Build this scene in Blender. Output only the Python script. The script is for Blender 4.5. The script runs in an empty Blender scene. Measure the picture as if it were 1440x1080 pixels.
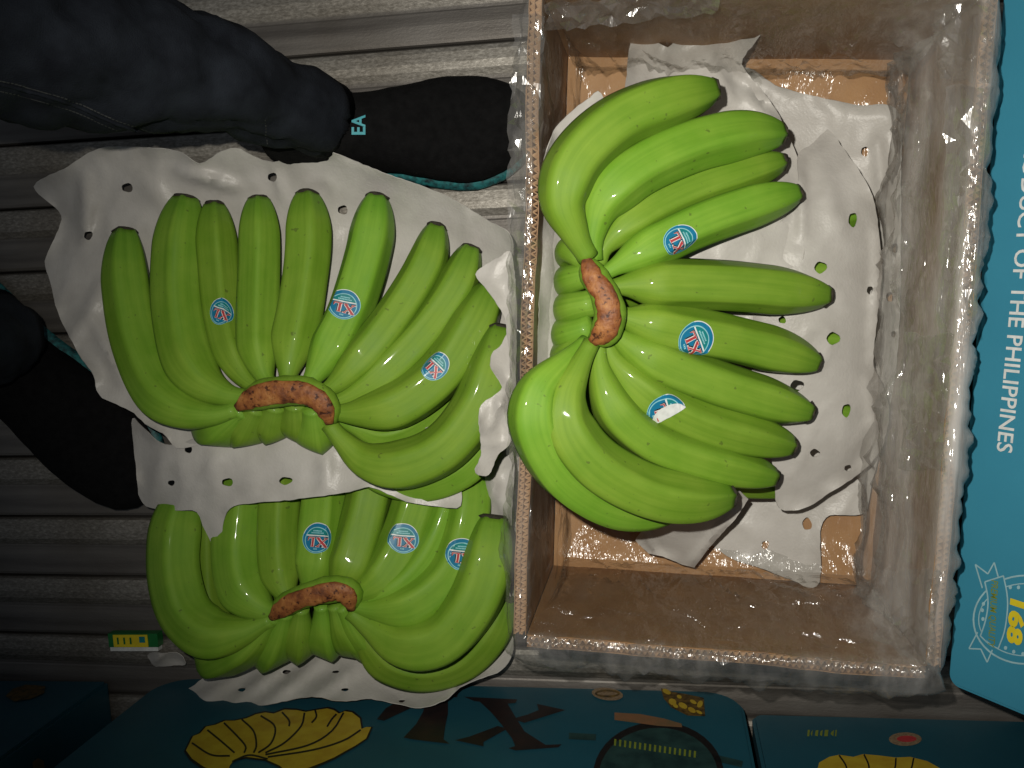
import bpy, bmesh, math, random
import numpy as np
from mathutils import Vector, Matrix, noise
from mathutils.bvhtree import BVHTree
from mathutils.geometry import delaunay_2d_cdt

scene = bpy.context.scene
COL = scene.collection
rnd = random.Random(7)

# ------------------------------------------------------------------ camera
F = 1300.0                      # focal length in photo pixels (1440 wide)
CAM = Vector((0.0, 0.0, 0.96))
NADIR = (930.0, 400.0)          # where straight-down falls in the photo
_d = Vector((NADIR[0] - 720.0, 540.0 - NADIR[1], -F))
RQ = _d.rotation_difference(Vector((0, 0, -1)))
RM = RQ.to_matrix()
cam_data = bpy.data.cameras.new('camera')
cam_data.sensor_fit = 'HORIZONTAL'
cam_data.sensor_width = 36.0
cam_data.lens = 36.0 * F / 1440.0
cam_data.clip_start = 0.02
cam_data.clip_end = 60
cam = bpy.data.objects.new('camera', cam_data)
COL.objects.link(cam)
cam.location = CAM
cam.rotation_mode = 'QUATERNION'
cam.rotation_quaternion = RQ
scene.camera = cam

# ------------------------------------------------------------------ light
world = bpy.data.worlds.new('World')
scene.world = world
world.use_nodes = True
world.node_tree.nodes['Background'].inputs[0].default_value = (0.75, 0.85, 1.0, 1)
world.node_tree.nodes['Background'].inputs[1].default_value = 0.07
FLASH = CAM + Vector((-0.045, 0.05, 0.01))
sp = bpy.data.lights.new('phone_flash', 'SPOT')
sp.energy = 32
sp.color = (1.0, 0.95, 0.86)
sp.shadow_soft_size = 0.006
sp.spot_size = math.radians(92)
sp.spot_blend = 1.0
spo = bpy.data.objects.new('phone_flash', sp)
COL.objects.link(spo)
spo.location = FLASH
scene.view_settings.view_transform = 'Standard'
scene.view_settings.look = 'None'
scene.view_settings.exposure = 0.0
scene.view_settings.gamma = 1.0
scene.view_settings.use_curve_mapping = False
scene.render.engine = 'CYCLES'
scene.cycles.max_bounces = 10
scene.cycles.transparent_max_bounces = 16
scene.cycles.caustics_reflective = False
scene.cycles.caustics_refractive = False


# ------------------------------------------------------------------ helpers
def ray(px, py):
    return RM @ Vector(((px - 720.0) / F, (540.0 - py) / F, -1.0))

def P(px, py, z):
    w = ray(px, py)
    return CAM + w * ((z - CAM.z) / w.z)

def MPP(px, py, z):
    """metres per photo pixel at that point"""
    return ((z - CAM.z) / ray(px, py).z) / F

def on_plane(px, py, o, n):
    w = ray(px, py)
    return CAM + w * ((o - CAM).dot(n) / w.dot(n))

aim = P(930, 380, 0.1) - FLASH
spo.rotation_mode = 'QUATERNION'
spo.rotation_quaternion = aim.to_track_quat('-Z', 'Y')

def smooth(a, b, x):
    t = min(1.0, max(0.0, (x - a) / (b - a)))
    return t * t * (3 - 2 * t)

def catmull(pts, n, closed=False):
    """resample a polyline of tuples with a Catmull-Rom spline, n samples evenly by length"""
    p = [np.array(q, float) for q in pts]
    if closed:
        ext = [p[-1]] + p + [p[0], p[1]]
    else:
        ext = [2 * p[0] - p[1]] + p + [2 * p[-1] - p[-2]]
    out = []
    for i in range(1, len(ext) - 2):
        a, b, c, d = ext[i - 1:i + 3]
        for k in range(16):
            t = k / 16.0
            out.append(0.5 * (2 * b + (c - a) * t + (2 * a - 5 * b + 4 * c - d) * t * t + (3 * b - a - 3 * c + d) * t ** 3))
    out.append(p[0] if closed else p[-1])
    out = np.array(out)
    seg = np.sqrt(((out[1:] - out[:-1]) ** 2).sum(1))
    s = np.concatenate([[0], np.cumsum(seg)])
    q = np.linspace(0, s[-1], n + 1)[:-1] if closed else np.linspace(0, s[-1], n)
    return np.stack([np.interp(q, s, out[:, j]) for j in range(out.shape[1])], 1)

def link(name, me, mats, parent=None, smooth_shade=True):
    o = bpy.data.objects.new(name, me)
    COL.objects.link(o)
    for m in (mats if isinstance(mats, (list, tuple)) else [mats]):
        me.materials.append(m)
    if smooth_shade:
        me.polygons.foreach_set('use_smooth', [True] * len(me.polygons))
    if parent is not None:
        o.parent = parent
        o.matrix_parent_inverse = parent.matrix_world.inverted()
    return o

def mesh(name, verts, faces, mats, parent=None, sm=True, idx=None):
    me = bpy.data.meshes.new(name)
    me.from_pydata([tuple(v) for v in verts], [], [tuple(f) for f in faces])
    o = link(name, me, mats, parent, sm)
    if idx:
        me.polygons.foreach_set('material_index', idx)
    me.update()
    return o

def empty(name, loc, label=None, cat=None, group=None):
    o = bpy.data.objects.new(name, None)
    o.empty_display_size = 0.03
    COL.objects.link(o)
    o.location = loc
    o.matrix_world = Matrix.Translation(loc)
    tag(o, label, cat, group)
    return o

def tag(o, label=None, cat=None, group=None, kind=None):
    if label: o['label'] = label
    if cat: o['category'] = cat
    if group: o['group'] = group
    if kind: o['kind'] = kind
    return o

def fbm(v, o=3):
    return noise.fractal(v, 1.0, 2.0, o)

# ------------------------------------------------------------------ materials
def mat(name):
    m = bpy.data.materials.new(name)
    m.use_nodes = True
    nt = m.node_tree
    return m, nt, nt.nodes['Principled BSDF'], nt.nodes['Material Output']

def nd(nt, t, **kw):
    n = nt.nodes.new(t)
    for k, v in kw.items():
        setattr(n, k, v)
    return n

def noise_node(nt, scale, detail=4, rough=0.55, coord='Object', stretch=None):
    tc = nd(nt, 'ShaderNodeTexCoord')
    mp = nd(nt, 'ShaderNodeMapping')
    nt.links.new(tc.outputs[coord], mp.inputs[0])
    if stretch: mp.inputs['Scale'].default_value = stretch
    n = nd(nt, 'ShaderNodeTexNoise')
    n.inputs['Scale'].default_value = scale
    n.inputs['Detail'].default_value = detail
    n.inputs['Roughness'].default_value = rough
    nt.links.new(mp.outputs[0], n.inputs['Vector'])
    return n

def ramp(nt, src, stops):
    r = nd(nt, 'ShaderNodeValToRGB')
    e = r.color_ramp.elements
    while len(e) < len(stops): e.new(0.5)
    for k, (p, c) in enumerate(stops):
        e[k].position = p
        e[k].color = (*c, 1) if len(c) == 3 else c
    nt.links.new(src, r.inputs[0])
    return r

def bump(nt, src, bs, strength, dist):
    b = nd(nt, 'ShaderNodeBump')
    b.inputs['Strength'].default_value = strength
    b.inputs['Distance'].default_value = dist
    nt.links.new(src, b.inputs['Height'])
    nt.links.new(b.outputs[0], bs.inputs['Normal'])
    return b

def simple(name, c1, c2=None, scale=60, rough=0.6, bmp=0.0, bscale=300, metal=0.0, spec=0.5, coat=0.0, stretch=None):
    m, nt, bs, out = mat(name)
    c2 = c2 or tuple(x * 0.8 for x in c1)
    n = noise_node(nt, scale, stretch=stretch)
    r = ramp(nt, n.outputs['Fac'], [(0.32, c2), (0.68, c1)])
    nt.links.new(r.outputs[0], bs.inputs['Base Color'])
    bs.inputs['Roughness'].default_value = rough
    bs.inputs['Metallic'].default_value = metal
    bs.inputs['Specular IOR Level'].default_value = spec
    bs.inputs['Coat Weight'].default_value = coat
    if bmp:
        n2 = noise_node(nt, bscale)
        bump(nt, n2.outputs['Fac'], bs, bmp, 0.001)
    return m

def banana_material():
    m, nt, bs, out = mat('green_banana_peel')
    L = nt.links.new
    al = nd(nt, 'ShaderNodeAttribute', attribute_name='along')
    an = nd(nt, 'ShaderNodeAttribute', attribute_name='around')
    oi = nd(nt, 'ShaderNodeObjectInfo')
    # streaks along the finger
    cmb = nd(nt, 'ShaderNodeCombineXYZ')
    m1 = nd(nt, 'ShaderNodeMath', operation='MULTIPLY'); m1.inputs[1].default_value = 2.2
    L(al.outputs['Fac'], m1.inputs[0])
    L(m1.outputs[0], cmb.inputs[0]); L(an.outputs['Vector'], cmb.inputs[1])
    vm = nd(nt, 'ShaderNodeVectorMath', operation='MULTIPLY_ADD')
    L(an.outputs['Vector'], vm.inputs[0]); vm.inputs[1].default_value = (5.0, 5.0, 0.0)
    cz = nd(nt, 'ShaderNodeCombineXYZ')
    ma = nd(nt, 'ShaderNodeMath', operation='MULTIPLY_ADD')
    L(oi.outputs['Random'], ma.inputs[0]); ma.inputs[1].default_value = 37.0
    L(m1.outputs[0], ma.inputs[2])
    L(ma.outputs[0], cz.inputs[2])
    L(cz.outputs[0], vm.inputs[2])
    st = nd(nt, 'ShaderNodeTexNoise')
    st.inputs['Scale'].default_value = 1.0; st.inputs['Detail'].default_value = 5
    L(vm.outputs[0], st.inputs['Vector'])
    c = ramp(nt, st.outputs['Fac'], [(0.25, (0.128, 0.258, 0.016)), (0.5, (0.154, 0.292, 0.021)), (0.78, (0.184, 0.324, 0.028))])
    # blotches
    bl = noise_node(nt, 34, 3)
    br = ramp(nt, bl.outputs['Fac'], [(0.3, (0.86, 0.93, 0.8)), (0.7, (1.1, 1.05, 1.15))])
    mx = nd(nt, 'ShaderNodeMix', data_type='RGBA', blend_type='MULTIPLY'); mx.inputs[0].default_value = 1.0
    L(c.outputs[0], mx.inputs[6]); L(br.outputs[0], mx.inputs[7])
    # neck paler and yellower, tip a deeper green
    nk = ramp(nt, al.outputs['Fac'], [(0.0, (0.95, 0.98, 1.1)), (0.16, (1.12, 1.06, 1.1)), (0.38, (1, 1, 1)), (0.86, (1, 1, 1)), (0.97, (0.72, 0.84, 0.7))])
    mx2 = nd(nt, 'ShaderNodeMix', data_type='RGBA', blend_type='MULTIPLY'); mx2.inputs[0].default_value = 1.0
    L(mx.outputs[2], mx2.inputs[6]); L(nk.outputs[0], mx2.inputs[7])
    hs = nd(nt, 'ShaderNodeHueSaturation')
    mr = nd(nt, 'ShaderNodeMapRange'); mr.inputs[3].default_value = 0.492; mr.inputs[4].default_value = 0.508
    mv = nd(nt, 'ShaderNodeMapRange'); mv.inputs[3].default_value = 0.9; mv.inputs[4].default_value = 1.1
    L(oi.outputs['Random'], mr.inputs[0]); L(oi.outputs['Random'], mv.inputs[0])
    L(mr.outputs[0], hs.inputs['Hue']); L(mv.outputs[0], hs.inputs['Value']); L(mx2.outputs[2], hs.inputs['Color'])
    # scuffs and specks
    vo = noise_node(nt, 170, 2, 0.4)
    sr = ramp(nt, vo.outputs['Fac'], [(0.715, (0, 0, 0)), (0.76, (1, 1, 1))])
    sc = noise_node(nt, 420, 2, 0.5, stretch=(1, 1, 1))
    sr2 = ramp(nt, sc.outputs['Fac'], [(0.74, (0, 0, 0)), (0.80, (1, 1, 1))])
    ad = nd(nt, 'ShaderNodeMath', operation='MAXIMUM'); L(sr.outputs[0], ad.inputs[0]); L(sr2.outputs[0], ad.inputs[1])
    ml = nd(nt, 'ShaderNodeMath', operation='MULTIPLY'); ml.inputs[1].default_value = 0.55; L(ad.outputs[0], ml.inputs[0])
    mx3 = nd(nt, 'ShaderNodeMix', data_type='RGBA'); L(ml.outputs[0], mx3.inputs[0])
    L(hs.outputs[0], mx3.inputs[6]); mx3.inputs[7].default_value = (0.06, 0.075, 0.015, 1)
    L(mx3.outputs[2], bs.inputs['Base Color'])
    rr = ramp(nt, bl.outputs['Fac'], [(0.3, (0.56,) * 3), (0.7, (0.70,) * 3)])
    L(rr.outputs[0], bs.inputs['Roughness'])
    bs.inputs['Specular IOR Level'].default_value = 0.28
    bs.inputs['Subsurface Weight'].default_value = 0.06
    bs.inputs['Subsurface Radius'].default_value = (0.004, 0.006, 0.001)
    bs.inputs['Coat Weight'].default_value = 0.13
    bs.inputs['Coat Roughness'].default_value = 0.06
    b1 = noise_node(nt, 110, 3)
    bump(nt, b1.outputs['Fac'], bs, 0.12, 0.0008)
    return m

def film_material(name, haze, rough=0.1, gloss=0.10, bd=0.011, attr=False, crs=20):
    m, nt, bs, out = mat(name)
    L = nt.links.new
    n2 = noise_node(nt, 9, 3, 0.5)
    st = noise_node(nt, 18, 5, 0.6, stretch=(2.4, 0.32, 1.6))
    cr = noise_node(nt, crs, 2, 0.5, stretch=(0.8, 0.55, 1.0))
    # ridged creases
    sb = nd(nt, 'ShaderNodeMath', operation='SUBTRACT'); sb.inputs[1].default_value = 0.5; L(cr.outputs['Fac'], sb.inputs[0])
    ab = nd(nt, 'ShaderNodeMath', operation='ABSOLUTE'); L(sb.outputs[0], ab.inputs[0])
    cl = nd(nt, 'ShaderNodeMath', operation='MINIMUM'); cl.inputs[1].default_value = 0.07; L(ab.outputs[0], cl.inputs[0])
    hh = nd(nt, 'ShaderNodeMath', operation='MULTIPLY_ADD'); hh.inputs[1].default_value = 4.0
    L(cl.outputs[0], hh.inputs[0]); L(st.outputs['Fac'], hh.inputs[2])
    df = nd(nt, 'ShaderNodeBsdfDiffuse'); df.inputs['Color'].default_value = (0.60, 0.575, 0.54, 1)
    tr = nd(nt, 'ShaderNodeBsdfTransparent'); tr.inputs[0].default_value = (0.95, 0.95, 0.94, 1)
    lw = nd(nt, 'ShaderNodeLayerWeight'); lw.inputs[0].default_value = 0.22
    r = ramp(nt, st.outputs['Fac'], [(0.34, (haze * 0.25,) * 3), (0.50, (haze * 0.9,) * 3), (0.66, (haze * 1.8,) * 3)])
    mu = nd(nt, 'ShaderNodeMath', operation='MULTIPLY_ADD'); mu.inputs[1].default_value = 0.08 + haze * 0.5
    L(lw.outputs['Facing'], mu.inputs[0]); L(r.outputs[0], mu.inputs[2])
    fac = mu.outputs[0]
    if attr:
        at = nd(nt, 'ShaderNodeAttribute', attribute_name='haze')
        mh = nd(nt, 'ShaderNodeMath', operation='MULTIPLY'); L(at.outputs['Fac'], mh.inputs[0]); L(fac, mh.inputs[1])
        fac = mh.outputs[0]
    mx = nd(nt, 'ShaderNodeMixShader')
    L(fac, mx.inputs[0]); L(tr.outputs[0], mx.inputs[1]); L(df.outputs[0], mx.inputs[2])
    gl = nd(nt, 'ShaderNodeBsdfGlossy'); gl.inputs['Roughness'].default_value = rough
    b2 = nd(nt, 'ShaderNodeBump'); b2.inputs['Strength'].default_value = 1.0; b2.inputs['Distance'].default_value = bd
    L(hh.outputs[0], b2.inputs['Height']); L(b2.outputs[0], gl.inputs['Normal'])
    mg = nd(nt, 'ShaderNodeMixShader'); mg.inputs[0].default_value = gloss
    L(mx.outputs[0], mg.inputs[1]); L(gl.outputs[0], mg.inputs[2])
    L(mg.outputs[0], out.inputs['Surface'])
    return m

def foam_material(name='white_foam', see=0.05):
    m, nt, bs, out = mat(name)
    L = nt.links.new
    n = noise_node(nt, 22, 4, 0.6)
    c = ramp(nt, n.outputs['Fac'], [(0.3, (0.52, 0.50, 0.46)), (0.7, (0.64, 0.62, 0.58))])
    L(c.outputs[0], bs.inputs['Base Color'])
    bs.inputs['Roughness'].default_value = 0.36
    bs.inputs['Specular IOR Level'].default_value = 0.40
    n2 = noise_node(nt, 420, 3, 0.6)
    n3 = noise_node(nt, 42, 5, 0.65, stretch=(1.0, 0.6, 1.0))
    ad = nd(nt, 'ShaderNodeMath', operation='MULTIPLY_ADD'); ad.inputs[1].default_value = 2.0
    L(n3.outputs['Fac'], ad.inputs[0]); L(n2.outputs['Fac'], ad.inputs[2])
    bump(nt, ad.outputs[0], bs, 0.32, 0.0011)
    tl = nd(nt, 'ShaderNodeBsdfTranslucent'); L(c.outputs[0], tl.inputs[0])
    mx = nd(nt, 'ShaderNodeMixShader'); mx.inputs[0].default_value = 0.18
    L(bs.outputs[0], mx.inputs[1]); L(tl.outputs[0], mx.inputs[2])
    tr = nd(nt, 'ShaderNodeBsdfTransparent')
    mx2 = nd(nt, 'ShaderNodeMixShader'); mx2.inputs[0].default_value = see
    L(mx.outputs[0], mx2.inputs[1]); L(tr.outputs[0], mx2.inputs[2])
    L(mx2.outputs[0], out.inputs['Surface'])
    return m

def crown_material():
    m, nt, bs, out = mat('cut_crown')
    L = nt.links.new
    n = noise_node(nt, 70, 5, 0.65)
    c = ramp(nt, n.outputs['Fac'], [(0.30, (0.07, 0.020, 0.008)), (0.46, (0.21, 0.068, 0.017)), (0.62, (0.34, 0.135, 0.034)), (0.8, (0.46, 0.24, 0.08))])
    v = noise_node(nt, 200, 3, 0.55)
    r = ramp(nt, v.outputs['Fac'], [(0.34, (0.22, 0.15, 0.12)), (0.43, (1, 1, 1))])
    mx = nd(nt, 'ShaderNodeMix', data_type='RGBA', blend_type='MULTIPLY'); mx.inputs[0].default_value = 1
    L(c.outputs[0], mx.inputs[6]); L(r.outputs[0], mx.inputs[7]); L(mx.outputs[2], bs.inputs['Base Color'])
    bs.inputs['Roughness'].default_value = 0.6
    bump(nt, v.outputs['Fac'], bs, 0.6, 0.002)
    return m

def slat_material():
    m, nt, bs, out = mat('worn_aluminium')
    L = nt.links.new
    at = nd(nt, 'ShaderNodeAttribute', attribute_name='rough_half')
    fine = noise_node(nt, 420, 3, 0.7, stretch=(0.45, 1, 1))
    streak = noise_node(nt, 60, 5, 0.6, stretch=(0.05, 1, 1))
    big = noise_node(nt, 5, 4, 0.6)
    c1 = ramp(nt, fine.outputs['Fac'], [(0.33, (0.17, 0.158, 0.135)), (0.55, (0.28, 0.265, 0.235)), (0.74, (0.42, 0.40, 0.355))])
    c2 = ramp(nt, streak.outputs['Fac'], [(0.3, (0.105, 0.096, 0.088)), (0.7, (0.20, 0.188, 0.172))])
    mx = nd(nt, 'ShaderNodeMix', data_type='RGBA'); L(at.outputs['Fac'], mx.inputs[0])
    L(c2.outputs[0], mx.inputs[6]); L(c1.outputs[0], mx.inputs[7])
    d = ramp(nt, big.outputs['Fac'], [(0.3, (0.66, 0.62, 0.57)), (0.65, (1.08, 1.08, 1.08))])
    m2 = nd(nt, 'ShaderNodeMix', data_type='RGBA', blend_type='MULTIPLY'); m2.inputs[0].default_value = 1
    L(mx.outputs[2], m2.inputs[6]); L(d.outputs[0], m2.inputs[7])
    L(m2.outputs[2], bs.inputs['Base Color'])
    bs.inputs['Metallic'].default_value = 0.55
    rr = ramp(nt, streak.outputs['Fac'], [(0.3, (0.42,) * 3), (0.7, (0.6,) * 3)])
    L(rr.outputs[0], bs.inputs['Roughness'])
    bump(nt, fine.outputs['Fac'], bs, 0.3, 0.001)
    return m

M_PEEL = banana_material()
M_CROWN = crown_material()
M_TIP = simple('dry_tip', (0.035, 0.028, 0.014), (0.012, 0.010, 0.006), 300, 0.85)
M_FOAM = foam_material()
M_FOAM_THIN = foam_material('thin_foam', 0.16)
M_FILM = film_material('clear_film', 0.21, 0.13, 0.16, 0.015, True)
M_CRUMPLE = film_material('crumpled_film', 0.07, 0.17, 0.15, 0.003)
M_FILM3 = film_material('floor_film', 0.02, 0.17, 0.07, 0.009, False, 9)
M_KRAFT = simple('kraft_board', (0.32, 0.180, 0.080), (0.25, 0.135, 0.058), 30, 0.62, 0.2, 500)
M_KRAFTF = simple('kraft_floor', (0.47, 0.265, 0.115), (0.38, 0.20, 0.082), 30, 0.6, 0.2, 500)
M_KRAFT2 = simple('kraft_liner', (0.40, 0.25, 0.135), (0.30, 0.175, 0.09), 80, 0.7, 0.2, 500)
M_FLUTE = simple('kraft_fluting', (0.50, 0.32, 0.18), (0.38, 0.23, 0.12), 200, 0.8)
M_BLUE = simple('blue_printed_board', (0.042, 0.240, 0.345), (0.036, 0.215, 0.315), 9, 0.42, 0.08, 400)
M_BLUE_SHADED = simple('blue_board_shaded', (0.013, 0.084, 0.118), (0.010, 0.066, 0.094), 9, 0.5, 0.08, 400)  # shade put into the colour: darkened copy of the blue board
M_UNDER = simple('carton_underside', (0.10, 0.075, 0.05), None, 30, 0.8)
M_SLAT = slat_material()
M_SUB = simple('dark_subfloor', (0.02, 0.018, 0.016), None, 40, 0.9)
M_DENIM = simple('dark_denim', (0.0155, 0.019, 0.0255), (0.0065, 0.008, 0.0115), 38, 0.9, 0.8, 900, spec=0.15)
M_STITCH = simple('denim_stitch', (0.050, 0.052, 0.050), (0.02, 0.021, 0.022), 160, 0.9)
M_SHOE = simple('black_knit', (0.0060, 0.0060, 0.0062), (0.0030, 0.0030, 0.0032), 120, 0.95, 0.7, 700, spec=0.12)
M_SOLE = simple('teal_marbled_sole', (0.014, 0.16, 0.165), (0.004, 0.012, 0.016), 170, 0.6)
M_TEAL = simple('teal_print', (0.05, 0.33, 0.38), None, 300, 0.6)
M_STK_BLUE = simple('sticker_blue', (0.008, 0.165, 0.30), (0.007, 0.145, 0.27), 200, 0.35)
M_STK_TEAL = simple('sticker_teal', (0.010, 0.21, 0.215), None, 200, 0.35)
M_STK_LINE = simple('sticker_light_line', (0.26, 0.56, 0.60), None, 200, 0.35)
M_WHITE = simple('white_print', (0.72, 0.74, 0.72), None, 200, 0.4)
M_RED = simple('red_print', (0.46, 0.045, 0.050), None, 200, 0.4)
M_INK = simple('dark_print', (0.012, 0.010, 0.010), None, 200, 0.5)
M_MAROON = simple('maroon_print', (0.022, 0.011, 0.010), (0.010, 0.008, 0.009), 60, 0.5)
M_YEL = simple('yellow_print', (0.50, 0.37, 0.03), (0.40, 0.26, 0.02), 60, 0.45)
M_BRIGHTYEL = simple('bright_yellow_print', (0.75, 0.60, 0.02), None, 60, 0.45)
M_OLIVE = simple('olive_print', (0.20, 0.25, 0.03), None, 60, 0.45)
M_TAN = simple('tan_print', (0.30, 0.22, 0.13), (0.16, 0.10, 0.06), 400, 0.5)
M_BROWN = simple('brown_print', (0.17, 0.10, 0.02), (0.02, 0.015, 0.008), 150, 0.5)
M_ORANGE = simple('orange_print', (0.26, 0.115, 0.055), (0.12, 0.10, 0.05), 40, 0.5)
M_DTEAL = simple('dark_teal_print', (0.022, 0.060, 0.055), (0.010, 0.030, 0.030), 60, 0.5)
M_PALEBLUE = simple('pale_blue_print', (0.32, 0.52, 0.56), None, 100, 0.45)
M_GREEN = simple('green_print', (0.012, 0.15, 0.035), None, 60, 0.4)

# ------------------------------------------------------------------ floor of ribbed metal slats
floor = mesh('floor', [(-2.2, -1.8, -0.02), (1.6, -1.8, -0.02), (1.6, 1.8, -0.02), (-2.2, 1.8, -0.02)], [(0, 1, 2, 3)], M_SUB, None, False)
tag(floor, kind='structure')
SA, SB = P(0, 725.5, 0), P(235, 726.5, 0)
sdir = (SB - SA); sdir.z = 0; sdir.normalize()
sper = Vector((-sdir.y, sdir.x, 0))
PITCH = abs((P(60, 809, 0) - P(60, 726, 0)).dot(sper))
def slat_mesh():
    g = 0.0016
    w = PITCH - g
    # across profile (fraction, height, rough half)
    prof = [(0, -0.018, 0), (0, -0.0022, 0), (0.015, -0.0006, 0), (0.06, 0.0, 0), (0.28, 0.0002, 0), (0.46, -0.0004, 0), (0.485, -0.0008, 0.0), (0.53, -0.0008, 0.3),
            (0.56, -0.0003, 1), (0.64, 0.0012, 1), (0.75, 0.0016, 1), (0.90, 0.0012, 1), (0.965, 0.0004, 1), (0.99, -0.0012, 0.6), (1.0, -0.004, 0), (1.0, -0.018, 0)]
    v, f, a = [], [], []
    nx = 12
    for i in range(nx + 1):
        x = -1.9 + 3.2 * i / nx
        for (q, z, r) in prof:
            v.append((x, q * w, z * 2.0 if z > -.01 else z)); a.append(r)
    k = len(prof)
    for i in range(nx):
        for j in range(k - 1):
            b = i * k + j
            f.append((b, b + k, b + k + 1, b + 1))
    me = bpy.data.meshes.new('floor_slat')
    me.from_pydata(v, [], f)
    at = me.attributes.new('rough_half', 'FLOAT', 'POINT')
    at.data.foreach_set('value', a)
    me.materials.append(M_SLAT)
    return me
sme = slat_mesh()
for k in range(-9, 19):
    o = bpy.data.objects.new('floor_slat', sme)
    COL.objects.link(o)
    q = SA + sper * (PITCH * k)
    o.location = (0, 0, 0)
    jit = rnd.uniform(-0.0004, 0.0004)
    o.matrix_world = Matrix.Translation(sper * (q.dot(sper)) + Vector((0, 0, jit))) @ Matrix.Rotation(math.atan2(sdir.y, sdir.x), 4, 'Z')
    mw = o.matrix_world.copy()
    o.parent = floor
    o.matrix_world = mw

# ------------------------------------------------------------------ tubes
def frames(pts, up=Vector((0, 0, 1))):
    n = len(pts)
    T = []
    for i in range(n):
        a, b = pts[max(0, i - 1)], pts[min(n - 1, i + 1)]
        T.append((b - a).normalized())
    u = (up - T[0] * up.dot(T[0])).normalized()
    out = []
    for i in range(n):
        u = (u - T[i] * u.dot(T[i]))
        u.normalize()
        out.append((T[i], u, T[i].cross(u)))
    return out

def tube(name, pts, radii, mats, parent, nseg=14, squash=1.0, wob=0.0, wfreq=60, cap=True, sm=True, ridge=None):
    pts = [Vector(p) for p in pts]
    fr = frames(pts)
    v, f = [], []
    for i, (p, r) in enumerate(zip(pts, radii)):
        t, u, s = fr[i]
        for k in range(nseg):
            a = 2 * math.pi * k / nseg
            d = u * (math.cos(a) * squash) + s * math.sin(a)
            q = p + d * r
            if wob:
                q = q + d * (wob * fbm(q * wfreq))
            v.append(q)
    n = len(pts)
    for i in range(n - 1):
        for k in range(nseg):
            k2 = (k + 1) % nseg
            f.append((i * nseg + k, i * nseg + k2, (i + 1) * nseg + k2, (i + 1) * nseg + k))
    if cap:
        f.append(tuple(range(nseg))[::-1])
        f.append(tuple((n - 1) * nseg + k for k in range(nseg)))
    return mesh(name, v, f, mats, parent, sm)

CL = {}
def bvh_of(o):
    mw = o.matrix_world
    return BVHTree.FromPolygons([mw @ v.co for v in o.data.vertices], [tuple(p.vertices) for p in o.data.polygons])

h2_box = [None]
def banana(hand, pts, hw, neck=0.30, n0=0.34, tip=0.42, twist=0.0, face=1.0, tipped=True, t0=0.74):
    """pts: photo-pixel x, y and height in metres, from the crown to the tip; hw: half width in photo pixels"""
    if hand is not h2_box[0]:
        tip, t0, hw = 0.50, 0.80, hw * 1.04
    w = [P(*p) for p in pts]
    NR = 44
    c = [Vector(q) for q in catmull([tuple(q) for q in w], NR)]
    mid = pts[len(pts) // 2]
    R = hw * MPP(*mid)
    fr = frames(c)
    NS = 30
    v, f, al, ar = [], [], [], []
    seed = rnd.uniform(0, 50)
    lean = rnd.uniform(-0.15, 0.15)
    for i in range(NR):
        t = i / (NR - 1)
        r = n0 + (1 - n0) * smooth(0.02, neck, t) ** 0.9
        if t > t0:
            e = (t - t0) / (1 - t0)
            r *= 1 - (1 - tip) * (0.75 * e ** 1.6 + 0.25 * e ** 5)
        r *= R * (1 + 0.03 * noise.noise(Vector((t * 4, seed, 0))))
        T, u, s = fr[i]
        for k in range(NS):
            a = 2 * math.pi * k / NS
            th = a + 0.42 + 0.6 * twist + lean * t
            seg = 2 * math.pi / 5
            m_ = (th % seg) - seg / 2
            poly = math.cos(seg / 2) / math.cos(m_) * 1.115
            blend = face * smooth(0.08, 0.30, t)
            # soften the pentagon's edges
            ms = math.copysign(min(abs(m_), seg / 2 * 0.985), m_)
            poly = math.cos(seg / 2) / math.cos(ms) * 1.115
            rr = r * (1 + (poly - 1) * blend)
            v.append(c[i] + (u * math.cos(a) + s * math.sin(a)) * rr)
            al.append(t); ar.append((math.cos(a), math.sin(a), 0))
    for i in range(NR - 1):
        for k in range(NS):
            k2 = (k + 1) % NS
            f.append((i * NS + k, i * NS + k2, (i + 1) * NS + k2, (i + 1) * NS + k))
    f.append(tuple(range(NS))[::-1])
    f.append(tuple((NR - 1) * NS + k for k in range(NS)))
    me = bpy.data.meshes.new('banana')
    me.from_pydata([tuple(q) for q in v], [], f)
    A = me.attributes.new('along', 'FLOAT', 'POINT'); A.data.foreach_set('value', al)
    B = me.attributes.new('around', 'FLOAT_VECTOR', 'POINT'); B.data.foreach_set('vector', [x for q in ar for x in q])
    o = link('banana', me, M_PEEL, hand)
    me.polygons[-1].use_smooth = False
    CL[o.name] = c
    if tipped:
        T = fr[-1][0]
        rt = R * tip
        e = c[-1]
        pts2 = [e - T * 0.0012, e + T * 0.0006, e + T * (0.0020 + rnd.uniform(0, 0.0012)), e + T * 0.0012]
        tube('dry_tip', pts2, [rt * 1.035, rt * 1.04, rt * 0.80, rt * 0.45], M_TIP, o, 12, 1.0, 0.0022, 260)
    return o

# ------------------------------------------------------------------ stickers
def quad(a, b, w1, w2=None):
    a, b = Vector(a), Vector(b)
    d = (b - a).normalized()
    s = Vector((-d.y, d.x))
    w2 = w1 if w2 is None else w2
    return [a - s * w1 / 2, b - s * w2 / 2, b + s * w2 / 2, a + s * w1 / 2]

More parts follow.
